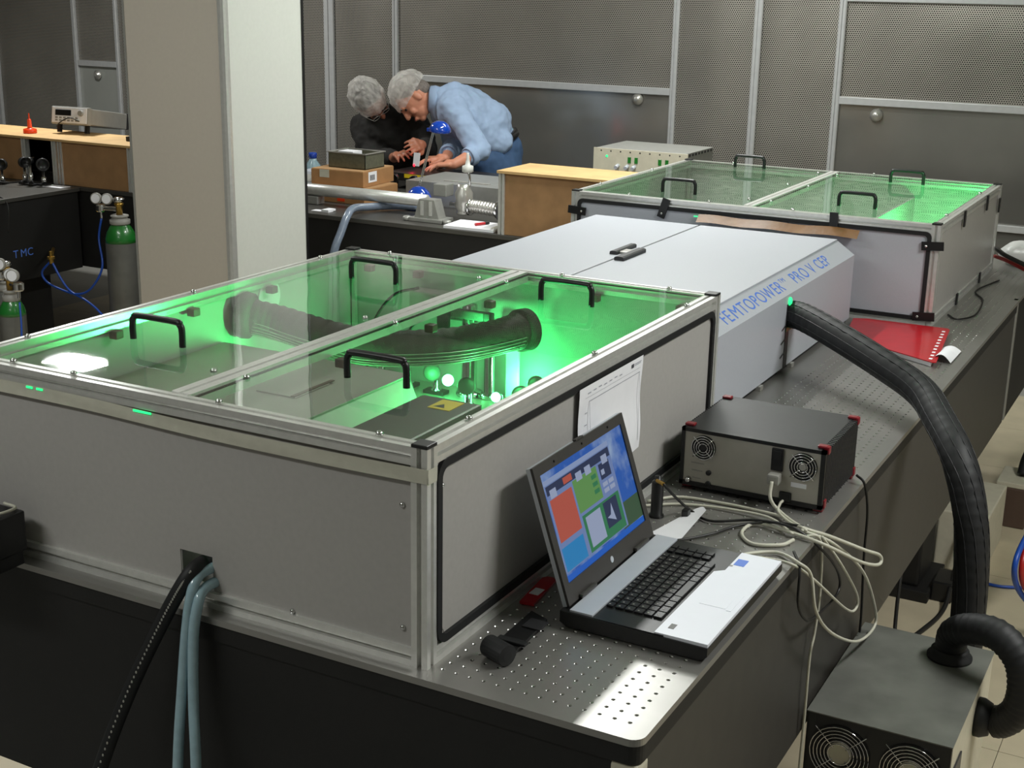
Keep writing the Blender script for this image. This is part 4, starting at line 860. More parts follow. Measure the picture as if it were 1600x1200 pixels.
# --- fibreboard covers
def cover_box(name, label, X0, X1, Y0, Y1, H, gap=None, over=.02):
    t = thing(name, label, 'cover', ((X0 + X1) / 2, (Y0 + Y1) / 2, .0005))
    xs = [X0, X1] if not gap else [X0, gap[0], gap[1], X1]
    for i in range(0, len(xs), 2): MB().box(xs[i] + .03, xs[i + 1] - .03, Y0 + .008, Y0 + .018, .0015, H).build('front_board', 'mdf', t)
    MB().box(X0 + .005, X0 + .015, Y0 + .03, Y1 - .03, .0015, H).build('end_board', 'mdf', t); MB().box(X1 - .015, X1 - .005, Y0 + .03, Y1 - .03, .0015, H).build('end_board', 'mdf', t)
    MB().box(X0 + .03, X1 - .03, Y1 - .018, Y1 - .008, .0015, H).build('back_board', 'black_pl' if gap else 'mdf', t)
    for x in ([X0 + .015, X1 - .015] + ([gap[0] - .015, gap[1] + .015] if gap else [])): profile(MB(), (x, Y0 + .015), 'z', .0008, H).build('post', 'alu', t)
    for x in (X0 + .015, X1 - .015): profile(MB(), (x, Y1 - .015), 'z', .0008, H).build('post', 'alu', t)
    MB().box(X0 - .005, X1 + over, Y0 - .008, Y1 + .005, H, H + .012, .001).build('top_board', 'mdf_top', t); return t
cover_box('fibreboard_cover', 'brown fibreboard cover with plywood top beside the far laser box', -1.815, -1.2, 3.505, 3.80, .268)
cover_box('fibreboard_cover', 'long brown fibreboard cover at far left with a black opening', -6.0, -3.93, 3.505, 3.84, .225, (-4.675, -4.485), .45)
profile(MB(), (-4.43, 3.522), 'z', .0008, .225).build('post', 'alu', bpy.data.objects['fibreboard_cover.001'])
# --- instruments on the left cover
fg = thing('function_generator', 'white fronted function generator tilted up on the long fibreboard cover', 'instrument', (-4.55, 3.72, .2375))
fg.rotation_euler = (-.16, 0, .12)
def F(mb): mb.v = [(p[0] - 4.55, p[1] + 3.70, p[2] + .29) for p in mb.v]; return mb
F(MB().box(-.115, .115, .02, .34, .0, .085, .006)).build('case', 'grey_pl', fg); F(MB().box(-.122, .122, -.005, .022, -.004, .09, .006)).build('front_bezel', 'grey_pl', fg)
F(MB().box(-.113, .113, -.009, -.005, .004, .084, .001)).build('front_panel', 'white', fg); F(MB().box(-.09, .012, -.011, -.009, .042, .072)).build('display', 'black_pl', fg)
k_ = MB(); k_.lathe([(.016, 0), (.015, .012), (.012, .013)], (.078, -.009, .058), (0, -1, 0), 16); F(k_).build('knob', 'grey_pl', fg)
for i in range(6):
    for j in range(2): F(MB().box(-.09 + .026 * i, -.074 + .026 * i, -.0105, -.009, .012 + .014 * j, .021 + .014 * j)).build('button', 'grey_pl', fg)
k_ = MB(); k_.tube([(.07, -.012, .015), (.02, -.03, .03), (-.04, -.03, .005), (-.07, -.02, -.02)], .003, 6, 6); F(k_).build('test_lead', 'cable_black', fg)
F(MB().box(-.1, -.08, .02, .04, -.046, .0, .002)).build('foot', 'black_pl', fg); F(MB().box(.08, .1, .02, .04, -.046, .0, .002)).build('foot', 'black_pl', fg)
F(MB().box(-.118, .118, .33, .35, -.001, .088, .004)).build('rear_bumper', 'dark_case', fg)
b = thing('marker_bottle', 'small orange bottle with tapering spout on the fibreboard cover', 'bottle', (-4.755, 3.62, .2375)); m_ = MB(); m_.lathe([(.034, 0), (.036, .004), (.034, .022), (.014, .028), (.012, .03), (.010, .07), (.006, .075)], (-4.755, 3.62, .2376), seg=20); m_.build('body', 'orange', b, True)
m_ = MB(); m_.lathe([(.004, 0), (.003, .03)], (-4.755, 3.62, .3126), seg=10); m_.build('spout', 'orange', b)
b = MB(); b.box(-4.04, -3.90, 3.66, 3.78, .2375, .36, .002); tag(b.build('white_box', 'white'), 'plain white box half hidden behind the pillar', 'box')
b = MB(); b.box(-4.09, -4.05, 3.64, 3.68, .2375, .262, .003); tag(b.build('small_block', 'black_pl'), 'tiny black block beside the white box at the pillar', 'block')
# --- lens mounts on the left bench
def lens_mount(label, x, y, hh, ang, big=.026):
    t = thing('lens_mount', label, 'optic mount', (x, y, .0005))
    MB().box(x - .03, x + .03, y - .02, y + .02, .0006, .010, .002).build('base', 'black_pl', t)
    b = MB(); b.lathe([(.0125, .010), (.0125, hh * .6), (.0065, hh * .6 + .001), (.0065, hh)], (x, y, 0), seg=16); b.build('post', 'chrome', t, True)
    d = Vector((math.sin(ang), -math.cos(ang), 0)); b = MB(); b.lathe([(big * .7, -.012), (big, -.010), (big, .010), (big * .8, .012), (big * .75, .006), (.001, .006)], (x, y, hh + big), d, 22); b.build('ring', 'black_pl', t, True)
    b = MB(); b.cyl(Vector((x, y, hh + big * 1.6)) - d * .012, Vector((x, y, hh + big * 1.6)) - d * .035, .006); b.build('adjuster', 'chrome', t); return t
lens_mount('leftmost black lens mount with chrome adjusters at the far left', -4.70, 3.36, .07, .6, .03); lens_mount('black lens mount on a chrome post before the black opening', -4.60, 3.42, .085, 1.2, .028)
lens_mount('large round black lens mount on a short post before the black opening', -4.475, 3.43, .075, 0.9, .034); lens_mount('slim lens mount between two others before the black opening', -4.535, 3.40, .11, .2, .018)
b = MB(); b.box(-4.80, -4.66, 3.10, 3.16, .0005, .022, .004); tag(b.build('hand_tool', 'yellow'), 'yellow tool lying on the bench at the far left margin', 'tool')
cable([(-4.86, 3.2, .02), (-4.72, 3.24, .03), (-4.60, 3.3, .02), (-4.52, 3.33, .03)], .004, 'cable_black', 'black cable among the lens mounts at the far left')
cable([(-4.9, 3.0, .006), (-4.62, 3.05, .006), (-4.36, 3.02, .006), (-4.27, 3.0, -.03), (-4.26, 2.98, -.16)], .003, 'cable_black', 'thin black cable hanging over the edge of the left bench')
b = MB(); b.box(-4.46, -4.33, 3.40, 3.47, .0005, .003); tag(b.build('paper_note', 'white'), 'small white note at the corner of the left bench', 'paper')
# --- gas cylinders
def gas(label, x, y, r, top, body, neck_m, gx=-.10):
    t = thing('gas_cylinder', label, 'gas cylinder', (x, y, -.92)); sh = r * 1.35
    b = MB(); b.lathe([(r * .9, .0005), (r, .012), (r, top - sh + .92), (r * .995, top - sh + .925)], (x, y, -.92), seg=28); b.build('body', body, t, True)
    b = MB(); b.lathe([(r * 1.001, 0), (r * .99, sh * .2), (r * .88, sh * .5), (r * .66, sh * .78), (r * .45, sh * .95), (r * .44, sh)], (x, y, top - sh), seg=28); b.build('shoulder', neck_m, t, True)
    b = MB(); b.lathe([(r * .62, 0), (r * .66, .004), (r * .66, .022), (r * .5, .026), (r * .5, .034), (r * .58, .036), (r * .58, .044), (r * .3, .046)], (x, y, top - .012), seg=22); b.build('neck_ring', 'grey_pl', t, True)
    b = MB(); b.lathe([(.016, 0), (.016, .045), (.022, .05), (.022, .06), (.012, .064)], (x, y, top + .03), seg=14); b.build('valve', 'brass', t, True)
    b = MB(); b.lathe([(.022, 0), (.027, .006), (.027, .018), (.018, .024)], (x, y, top + .095), seg=16); b.build('hand_wheel', 'chrome', t, True)
    rg = MB(); rg.cyl((x, y, top + .06), (x + gx, y - .02, top + .06), .011); rg.lathe([(.02, 0), (.024, .006), (.024, .03), (.018, .036)], (x + gx, y - .02, top + .042), seg=16); rg.cyl((x + gx, y - .02, top + .045), (x + gx, y - .02, top + .01), .007); ro = rg.build('regulator', 'chrome', t, False)
    for dx, dz in ((gx - .02, .105), (gx * .5, .108)):
        g_ = MB(); g_.lathe([(.026, 0), (.027, .004), (.027, .018), (.022, .019)], (x + dx, y - .02, top + dz), (.35, -.93, .1), 22); go = g_.build('gauge', 'grey_pl', ro, True)
        g_ = MB(); g_.lathe([(.022, .0192), (.022, .0196)], (x + dx, y - .02, top + dz), (.35, -.93, .1), 22); g_.build('gauge_dial', 'white', ro)
    return t
gas('tall grey gas cylinder with green shoulder standing beside the pillar', -3.735, 3.2, .074, -.085, 'cyl_grey', 'green_paint')
gas('small gas cylinder with bright green shoulder at the left margin', -3.50, 2.3, .055, -.262, 'cyl_grey', 'green_paint', .07)
gas('grey gas cylinder cut off by the left edge of the picture', -3.66, 2.42, .055, -.26, 'cyl_grey', 'cyl_grey', .0)
cable([(-3.835, 3.18, -.075), (-3.84, 3.16, -.175), (-3.79, 3.12, -.30), (-3.85, 3.1, -.408), (-3.945, 3.1, -.452), (-4.061, 3.1, -.441), (-4.154, 3.1, -.413), (-4.18, 3.1, -.367), (-4.12, 3.1, -.31)], .0055, 'blue_tube', 'blue gas tube curving from the regulator to a brass fitting', 'tube', 'gas_tube')
cable([(-4.105, 3.1, -.31), (-4.055, 3.1, -.385), (-3.996, 3.1, -.442), (-3.892, 3.1, -.478), (-3.811, 3.1, -.523), (-3.74, 3.1, -.6), (-3.72, 3.05, -.8), (-3.70, 3.0, -.91)], .0055, 'blue_tube', 'blue gas tube running from the brass fitting down behind the near laser box', 'tube', 'gas_tube')
b = MB(); b.lathe([(.012, 0), (.012, .02), (.018, .022), (.018, .034), (.008, .036), (.008, .06)], (-4.11, 3.1, -.315), seg=14); b.cyl((-4.11, 3.1, -.29), (-4.285, 3.28, -.29), .009); tag(b.build('brass_fitting', 'brass', None, False), 'small brass tube fitting on the side of the left bench', 'fitting')
cable([(-3.43, 2.28, -.27), (-3.40, 2.25, -.4), (-3.38, 2.2, -.6), (-3.36, 2.2, -.9)], .004, 'blue_tube', 'dark blue tube hanging down beside the small green gas cylinder', 'tube', 'gas_tube')
cable([(-3.3, 2.6, -.912), (-3.36, 2.9, -.912), (-3.6, 3.0, -.912), (-3.9, 2.7, -.912), (-4.1, 2.9, -.912), (-4.2, 3.3, -.912)], .006, 'cable_black', 'black cable lying on the floor between the gas cylinders')
# ================================================================== things on the back bench
tb = thing('vacuum_tube', 'long polished steel vacuum tube lying across the back bench', 'tube', (-2.8, 3.75, .0005))
b = MB(); b.cyl((-3.5, 3.75, .067), (-2.33, 3.75, .071), .029, seg=28); b.smooth = True; b.build('pipe', 'alu', tb, True)
MB().box(-3.02, -2.94, 3.72, 3.78, .0008, .04, .004).build('cradle', 'alu_dull', tb)
vb = thing('tube_support', 'tapered pale metal support block under the vacuum tube end', 'support', (-2.24, 3.66, .0005))
b = MB(); b.prism([(-.065, 0), (.065, 0), (.04, .085), (-.04, .085)], lambda u, v, t: (-2.24 + u, t, .018 + v), 3.6, 3.665); b.build('block', 'alu_dull', vb)
MB().box(-2.27, -2.255, 3.595, 3.6, .03, .095).build('rib', 'alu', vb); MB().box(-2.225, -2.21, 3.595, 3.6, .03, .095).build('rib', 'alu', vb)
MB().box(-2.33, -2.15, 3.585, 3.69, .0006, .018, .003).build('base', 'alu_dull', vb)
for x in (-2.345, -2.13):
    b = MB(); b.lathe([(.018, 0), (.02, .004), (.02, .016), (.012, .02)], (x, 3.60, .0006), seg=14); b.build('foot_screw', 'alu_dull', vb, True)
MB().box(-2.275, -2.205, 3.715, 3.785, .103, .16, .004).build('yoke', 'alu_dull', vb)
va = thing('vacuum_valve', 'steel vacuum tee with ribbed bellows and clamp ring', 'valve', (-2.1, 3.75, .02))
b = MB(); b.lathe([(.03, 0), (.034, .004), (.034, .012), (.03, .02), (.042, .04), (.042, .10), (.03, .12), (.03, .14)], (-2.13, 3.75, .0255), seg=24); b.build('tee_body', 'steel', va, True)
b = MB(); b.tube([(-2.115, 3.75, .068), (-2.05, 3.75, .067), (-1.96, 3.75, .062)], .03, 22, 22, rfn=lambda t, i: .027 + .0045 * math.sin(i * 1.7)); b.build('bellows', 'steel', va)
for x in (-2.105, -1.955):
    b = MB(); b.lathe([(.037, 0), (.039, .003), (.039, .014), (.037, .017)], (x, 3.75, .063), (1, 0, 0), 22); b.build('flange', 'chrome', va, True)
b = MB(); b.lathe([(.05, 0), (.052, .003), (.052, .012), (.03, .014)], (-1.935, 3.75, .06), (1, 0, 0), 22); b.build('clamp_ring', 'dark_case', va, True)
b = MB(); b.cyl((-1.92, 3.75, .06), (-1.822, 3.75, .056), .016, seg=16); b.build('pipe', 'chrome', va, True)
b = MB(); b.cyl((-1.9, 3.75, .03), (-1.9, 3.75, .09), .012, seg=10); b.build('bleed_screw', 'brass', va, True)
b = MB(); b.box(-2.20, -2.16, 3.735, 3.765, .06, .08, .003); b.build('coupling', 'chrome', va)
b = MB(); b.tube([(-2.10, 3.75, .16), (-2.095, 3.74, .20), (-2.105, 3.74, .235)], .006, 8, 6); b.build('stem', 'chrome', va)
b = MB(); b.lathe([(.018, 0), (.026, .004), (.026, .03), (.012, .035), (.008, .06), (.006, .085), (.003, .09)], (-2.105, 3.74, .222), seg=18); b.build('gauge_head', 'hous_pale', va, True)
nb = thing('notebook', 'open white spiral notebook near the edge of the back bench', 'notebook', (-2.0, 3.6, .0005)); b = MB(); b.prism([(-2.095, 3.51), (-2.11, 3.69), (-1.86, 3.70), (-1.845, 3.52)], lambda u, v, t: (u, v, t), .001, .013); b.build('pages', 'white', nb)
for k in range(14):
    y = 3.53 + .012 * k; pts = [(-1.853 + .010 * math.cos(a), y, .013 + .010 * math.sin(a)) for a in [2 * PI * i / 10 for i in range(11)]]; b = MB(); b.tube(pts, .0018, 5, 1); b.build('spiral_ring', 'cable_white', nb)
b = thing('marker_pen', 'short red and black pen lying on the white notebook', 'pen', (-1.95, 3.6, .0135)); m_ = MB(); m_.cyl((-1.965, 3.57, .0205), (-1.945, 3.62, .0205), .0065, seg=10); m_.build('barrel', 'red', b); m_ = MB(); m_.cyl((-1.945, 3.62, .0205), (-1.936, 3.642, .0205), .0068, seg=10); m_.build('cap', 'black_pl', b)
# cartons
def carton(label, X0, X1, Y0, Y1, Z0, Z1, rot=0.0, tape=True, extra=None):
    t = thing('carton', label, 'carton', ((X0 + X1) / 2, (Y0 + Y1) / 2, Z0)); t.rotation_euler.z = rot
    MB().box(X0, X1, Y0, Y1, Z0 + .0005, Z1, .002).build('box', 'card', t)
    MB().box(X0 + .003, (X0 + X1) / 2 - .001, Y0 + .003, Y1 - .003, Z1, Z1 + .003).build('flap', 'card_in', t); MB().box((X0 + X1) / 2 + .001, X1 - .003, Y0 + .003, Y1 - .003, Z1, Z1 + .003).build('flap', 'card_in', t)
    if tape: MB().box((X0 + X1) / 2 - .10, (X0 + X1) / 2 - .045, Y0 - .001, Y0 - .0001, (Z0 + Z1) / 2, Z1).build('packing_tape', 'tape', t)
    if extra: extra(t, X0, X1, Y0, Y1, Z0, Z1)
    return t
def lab1(t, X0, X1, Y0, Y1, Z0, Z1):
    MB().box(X1 + .0002, X1 + .001, Y0 + .05, Y0 + .13, Z0 + .02, Z1 - .005).build('side_label', 'white', t)
    for k in range(4): MB().box(X1 + .001, X1 + .0015, Y0 + .065 + .012 * k, Y0 + .072 + .012 * k, Z0 + .03, Z1 - .02).build('printed_word', 'black_pl', t)
def lab2(t, X0, X1, Y0, Y1, Z0, Z1):
    MB().box(X0 + .15, X0 + .195, Y0 - .001, Y0 - .0002, Z0 + .01, Z1 - .008).build('bright_sticker', 'orange', t); MB().box(X0 + .01, X0 + .05, Y0 - .001, Y0 - .0002, Z0 + .03, Z1 - .008).build('label', 'white', t)
carton('flat cardboard carton with orange sticker, lower one behind the vacuum tube', -3.05, -2.74, 3.83, 4.13, 0.0005, .075, 0, False, lab2)
carton('cardboard carton with white side label, stacked on the flat carton', -3.08, -2.78, 3.86, 4.16, .0785, .155, .06, True, lab1)
mt = thing('metal_tray', 'open greenish metal mesh tray standing on the upper carton', 'tray', (-2.98, 4.0, .1585)); X0, X1, Y0, Y1, Z0, Z1 = -3.02, -2.80, 3.93, 4.10, .159, .232
M['mesh_metal'] = mat('greenish_tray_metal', (116, 116, 98), 0.45, 0.5, 0.15, 60)
for bx in ((X0, X1, Y0, Y0 + .003), (X0, X1, Y1 - .003, Y1), (X0, X0 + .003, Y0, Y1), (X1 - .003, X1, Y0, Y1)): MB().box(*bx, Z0, Z1).build('side', 'mesh_metal', mt)
MB().box(X0, X1, Y0, Y1, Z0, Z0 + .003).build('bottom', 'mesh_metal', mt)
for bx in ((X0 - .006, X1 + .006, Y0 - .006, Y0 + .003), (X0 - .006, X1 + .006, Y1 - .003, Y1 + .006), (X0 - .006, X0 + .003, Y0, Y1), (X1 - .003, X1 + .006, Y0, Y1)): MB().box(*bx, Z1, Z1 + .005, .001).build('rim', 'steel', mt)
b = MB(); b.box(-2.99, -2.90, 3.97, 4.05, .1625, .237, .001); tag(b.build('folded_paper', 'white'), 'white folded paper sticking out of the metal tray', 'paper')
for i, (x0_, x1_, z0_, z1_, lab) in enumerate([(-3.24, -3.12, .0005, .06, 'lower small silver instrument beside the cartons'), (-3.23, -3.12, .0605, .12, 'upper small silver instrument with pale display beside the cartons')]):
    t = thing('small_meter', lab, 'instrument', ((x0_ + x1_) / 2, 4.0, z0_)); b = MB(); b.prism([(0, z0_), (.16, z0_), (.16, z1_), (.03, z1_)], lambda u, v, tt: (tt, 3.93 + u, v), x0_, x1_); b.build('case', 'laptop_silver', t)
    MB().slab((x0_ + .015, 3.937, z0_ + .012), (x1_ - .015, 3.937, z0_ + .012), (x1_ - .015, 3.953, z1_ - .012), (x0_ + .015, 3.953, z1_ - .012), (0, -1, .4), .002).build('display', 'hous_pale', t)
b = thing('bottle', 'clear squat bottle with blue cap behind the small silver instruments', 'bottle', (-3.28, 4.15, .0005)); m_ = MB(); m_.lathe([(.04, 0), (.042, .004), (.042, .12), (.02, .15), (.02, .16)], (-3.28, 4.15, .0006), seg=18); m_.build('body', 'clear_tube', b, True); m_ = MB(); m_.lathe([(.022, 0), (.022, .025), (.018, .03)], (-3.28, 4.15, .161), seg=16); m_.build('cap', 'blue_pl', b, True)
b = MB(); b.box(-2.86, -2.76, 3.56, 3.60, .0005, .003); b.box(-2.80, -2.76, 3.56, 3.62, .003, .012); tag(b.build('paper_scrap', 'white'), 'white paper scrap on the bench edge in front of the cartons', 'paper')
cable([(-2.44, 3.84, .022), (-2.55, 3.80, .022), (-2.62, 3.68, .025), (-2.61, 3.55, .035), (-2.59, 3.47, .01), (-2.59, 3.42, -.058), (-2.60, 3.38, -.14), (-2.62, 3.36, -.3), (-2.64, 3.35, -.6), (-2.64, 3.34, -.9)], .0185, 'grey_tube', 'grey spiral hose bending down over the front edge of the back bench', 'hose', 'spiral_hose', 16)
# grey instrument and black breadboard the men work on
gi = thing('instrument', 'flat grey metal instrument case in front of the man in the blue shirt', 'instrument', (-2.35, 4.2, .0005)); b = MB(); b.prism([(-2.62, 4.02), (-2.10, 4.02), (-2.10, 4.4), (-2.62, 4.4)], lambda u, v, t: (u, v, t), .0008, .115); b.build('case', 'alu_dull', gi)
MB().box(-2.45, -2.2, 4.1, 4.13, .115, .118).build('slot', 'grey_pl', gi)
bb = thing('raised_breadboard', 'black raised breadboard with yellow warning strip under the men\'s hands', 'breadboard', (-2.75, 4.5, .0005))
MB().box(-3.0, -2.42, 4.41, 4.70, .045, .085, .002).build('plate', 'black_pl', bb)
for x in (-2.98, -2.46):
    for y in (4.43, 4.66): MB().box(x, x + .03, y, y + .03, .0006, .045).build('leg', 'black_pl', bb)
MB().box(-2.88, -2.62, 4.408, 4.4105, .062, .082).build('warning_strip', 'yellow', bb)
for x, lab in [(-2.86, 'left optic mount on the bench before the black breadboard'), (-2.74, 'right optic mount on the bench before the black breadboard')]:
    t = lens_mount(lab, x, 4.28, .05, .2, .024)
b = MB(); b.box(-2.70, -2.56, 4.22, 4.3, .0005, .09, .003); tag(b.build('optics_block', 'steel'), 'silver optics block in front of the black breadboard', 'optic mount')
# blue desk lamp
dl = thing('desk_lamp', 'small desk lamp with glossy blue base and blue dome shade on thin chrome rods', 'lamp', (-2.46, 3.9, .0005))
b = MB(); b.lathe([(.068, 0), (.07, .01), (.066, .05), (.05, .085), (.028, .105), (.01, .11)], (-2.47, 3.9, .0006), seg=28); b.build('base', 'blue_pl', dl, True)
for o_ in (-.006, .006):
    b = MB(); b.cyl((-2.47 + o_, 3.9 - o_ * .5, .10), (-2.385 + o_, 3.9 - o_ * .5, .385), .003, seg=8); b.build('rod', 'chrome', dl)
b = MB(); b.lathe([(.050, 0), (.052, .002), (.050, .018), (.040, .036), (.022, .047), (.006, .05)], (-2.352, 3.9, .378), (.12, -.05, 1), 26); b.build('shade', 'blue_pl', dl, True)
MB().box(-2.42, -2.37, 3.89, 3.91, .375, .392, .003).build('joint', 'blue_pl', dl)
b = MB(); b.ell((-2.352, 3.9, .380), (.014, .014, .006), 10, 6); b.build('bulb', 'white', dl)
# rack instrument
rk = thing('rack_instrument', 'light beige rack instrument with switches and plugs behind the fibreboard cover', 'instrument', (-1.5, 4.5, .0005)); RX0, RX1, RY0 = -1.735, -1.255, 4.3
MB().box(RX0 + .01, RX1 - .01, RY0 + .006, RY0 + .36, .02, .312, .002).build('case', 'alu_dull', rk); fp_ = MB().box(RX0, RX1, RY0, RY0 + .006, .02, .312, .001).build('front_panel', 'beige', rk)
for x in (RX0 + .03, RX1 - .05):
    for y in (RY0 + .03, RY0 + .3): MB().box(x, x + .03, y, y + .03, .0006, .02).build('foot', 'black_pl', rk)
for x in (RX0 + .18, RX0 + .215, RX0 + .335, RX0 + .37): MB().box(x, x + .016, RY0 - .005, RY0, .25, .278, .001).build('switch', 'green_paint', rk)
for x in (RX0 + .13, RX0 + .18, RX0 + .215, RX0 + .35):
    b = MB(); b.cyl((x, RY0, .235), (x, RY0 - .03, .228), .009, seg=10); b.build('plug', 'laptop_silver', rk)
b = MB(); b.lathe([(.006, 0), (.005, .003)], (RX0 + .07, RY0, .275), (0, -1, 0), 10); b.build('indicator', 'glow_soft', rk)
for k in range(9):
    b = MB(); b.lathe([(.004, 0), (.003, .001)], (RX0 + .04 + .05 * k, RY0, .300), (0, -1, 0), 8); b.build('screw', 'black_pl', rk)
for k in range(8): MB().box(RX1 - .011, RX1 - .0085, RY0 + .04 + .04 * k, RY0 + .06 + .04 * k, .295, .306).build('vent_slot', 'black_pl', rk)
# ================================================================== the two men
def chain(mb, pts, seg=16):
    for (p, r) in pts: mb.ell(p, (r, r, r), seg, 10)
    for (p0, r0), (p1, r1) in zip(pts, pts[1:]):
        if (Vector(p1) - Vector(p0)).length > 1e-4: mb.cyl(p0, p1, r0, r1, seg)
def remesh(o, vox, it=6, fac=.5):
    md = o.modifiers.new('remesh', 'REMESH'); md.mode = 'VOXEL'; md.voxel_size = vox; md.use_smooth_shade = True
    if it: sm = o.modifiers.new('smooth', 'SMOOTH'); sm.iterations = it; sm.factor = fac
def frame(fwd, up):
    f = Vector(fwd).normalized(); r = f.cross(Vector(up)).normalized(); u = r.cross(f); return Matrix((r, f, u)).transposed()   # x=right side, y=forward, z=up
def head_into(mb, c, Rm, s=1.0):
    W = lambda p: Vector(c) + Rm @ (Vector(p) * s)
    mb.ell(c, (.076 * s, .096 * s, .090 * s), 24, 16, Rm @ Matrix.Identity(3)); mb.ell(W((0, -.012, .03)), (.077 * s, .092 * s, .082 * s), 24, 16, Rm)
    mb.ell(W((0, .030, -.058)), (.054 * s, .056 * s, .055 * s), 20, 12, Rm); mb.ell(W((0, .066, -.098)), (.026 * s, .02 * s, .018 * s), 14, 10, Rm)
    mb.ell(W((0, .086, .022)), (.05 * s, .016 * s, .014 * s), 16, 10, Rm)                       # brow
    chain(mb, [(W((0, .092, .010)), .009 * s), (W((0, .104, -.014)), .011 * s), (W((0, .110, -.030)), .0135 * s)], 12)    # nose
    for sx in (-1, 1):
        mb.ell(W((sx * .010, .102, -.034)), (.009 * s, .010 * s, .008 * s), 10, 8, Rm); mb.ell(W((sx * .04, .068, -.032)), (.02 * s, .02 * s, .022 * s), 12, 8, Rm)
        mb.ell(W((sx * .078, -.008, -.012)), (.010 * s, .020 * s, .032 * s), 12, 10, Rm)
    mb.ell(W((0, .092, -.066)), (.024 * s, .008 * s, .006 * s), 12, 8, Rm); mb.ell(W((0, .088, -.078)), (.02 * s, .009 * s, .006 * s), 12, 8, Rm)
def hand_into(mb, wrist, knuck, nrm, curl, thumb_side, spread=.0, tips=None):
    w_ = Vector(wrist); k_ = Vector(knuck); d = (k_ - w_).normalized(); n = Vector(nrm); n = (n - d * n.dot(d)).normalized(); s_ = d.cross(n).normalized() * thumb_side
    chain(mb, [(w_, .026), (w_ + d * .03, .027)])
    for i in range(5): chain(mb, [(w_ + d * .025 + s_ * (.022 - .011 * i), .0145), (w_ + d * .085 + s_ * (.030 - .0155 * i), .012)], 10)
    for i, ln in enumerate((.078, .086, .080, .062)):
        b0 = w_ + d * (.088 - .006 * abs(i - 1)) + s_ * (.029 - .0195 * i); a = curl * (.7 + .1 * i); dirn = d; p = b0; pts = [(p, .0095)]
        for j, fr_ in enumerate((.45, .32, .23)):
            a_ = a * (j + 1) * .55; dirn = d * math.cos(a_) - n * math.sin(a_) + s_ * (.10 - .07 * i) * (1 + spread); p = p + dirn.normalized() * ln * fr_; pts.append((p, .0088 - .001 * j))
        chain(mb, pts, 10)
    t0 = w_ + d * .022 + s_ * .026; chain(mb, [(t0, .014), (t0 + d * .026 + s_ * .024 - n * .008, .0115), (t0 + d * .058 + s_ * .026 - n * .020, .0095), (t0 + d * .076 + s_ * .018 - n * .027, .0082)], 10)
def cap_mesh(c, Rm, s, cut, seed):
    rnd = random.Random(seed); ph = [rnd.random() * 6 for _ in range(4)]
    b = MB(); nu, nv = 64, 26
    def fn(u, v):
        th = 2 * PI * u; phi = v * cut; k = 1 + .035 * math.sin(9 * th + ph[0] + 3 * phi) * phi / 2 + .03 * math.sin(23 * th + ph[1]) * (phi / 2) ** 2 + .02 * math.sin(11 * phi + 4 * th + ph[2])
        if v > .9: k *= 1 - .10 * (v - .9) / .1
        return Vector(c) + Rm @ Vector((.098 * s * k * math.sin(phi) * math.cos(th), -.006 + .122 * s * k * math.sin(phi) * math.sin(th), .012 + .118 * s * k * math.cos(phi)))
    b.grid(fn, nu, nv); b.smooth = True; return b
def face_parts(p, c, Rm, s=1.0, hair='hair_grey'):
    W = lambda q: Vector(c) + Rm @ (Vector(q) * s)
    for sx in (-1, 1):
        b = MB(); b.ell(W((sx * .033, .083, .002)), (.015 * s, .008 * s, .008 * s), 12, 8, Rm); b.build('eye', 'eye', p, True)
        b = MB(); b.ell(W((sx * .034, .098, .024)), (.021 * s, .005 * s, .005 * s), 12, 8, Rm); b.build('eyebrow', hair, p, True)
    b = MB(); b.ell(W((0, .0985, -.071)), (.021 * s, .005 * s, .006 * s), 12, 8, Rm); b.build('mouth', 'lip', p, True)
    h = MB(); h.ell(W((0, -.022, .040)), (.083 * s, .094 * s, .084 * s), 24, 14, Rm); h.ell(W((0, -.06, -.01)), (.07 * s, .055 * s, .06 * s), 20, 12, Rm); h.build('hair', hair, p, True)
# ---- man in the blue shirt
p1 = thing('person', 'man in a light blue shirt and jeans with white hairnet leaning over the back bench', 'person', (-2.80, 5.2, -.92))
HIP = Vector((-2.765, 5.22, .13)); CH = Vector((-2.925, 5.02, .372)); NK = Vector((-3.0, 4.95, .425)); HD = Vector((-3.125, 4.885, .432))
R1 = frame((-.45 * .88 + .3 * .457, -.45 * .476 - .3 * .845, -.80), (-.85 * .88, -.85 * .476, .50))
body = MB()
LS, RS = Vector((-2.855, 4.87, .392)), Vector((-3.04, 5.14, .372)); LE, RE = Vector((-2.645, 4.80, .178)), Vector((-2.935, 5.0, .165)); LWr, RWr = Vector((-2.70, 4.62, .125)), Vector((-2.845, 4.77, .13))
LH, RH = Vector((-2.70, 5.14, .02)), Vector((-2.80, 5.30, .02)); LK, RK = Vector((-2.72, 5.08, -.42)), Vector((-2.86, 5.26, -.42)); LA, RA = Vector((-2.70, 5.16, -.84)), Vector((-2.84, 5.36, -.84))
chain(body, [(HIP, .105), (HIP.lerp(CH, .5) + Vector((.02, .02, .02)), .115), (CH, .13), (NK, .062), (HD - R1 @ Vector((0, .02, .06)), .056)])
for a_, b_ in ((LS, LH), (RS, RH)): chain(body, [(a_.lerp(CH, .4), .085), (a_.lerp(b_, .5).lerp(HIP.lerp(CH, .5), .35), .08), (b_, .085)])
chain(body, [(LS, .058), (LE, .042), (LWr, .027)]); chain(body, [(RS, .058), (RE, .042), (RWr, .027)]); chain(body, [(LS.lerp(CH, .2), .06), (RS.lerp(CH, .2), .06)])
chain(body, [(LH, .075), (LK, .055), (LA, .04)]); chain(body, [(RH, .075), (RK, .055), (RA, .04)])
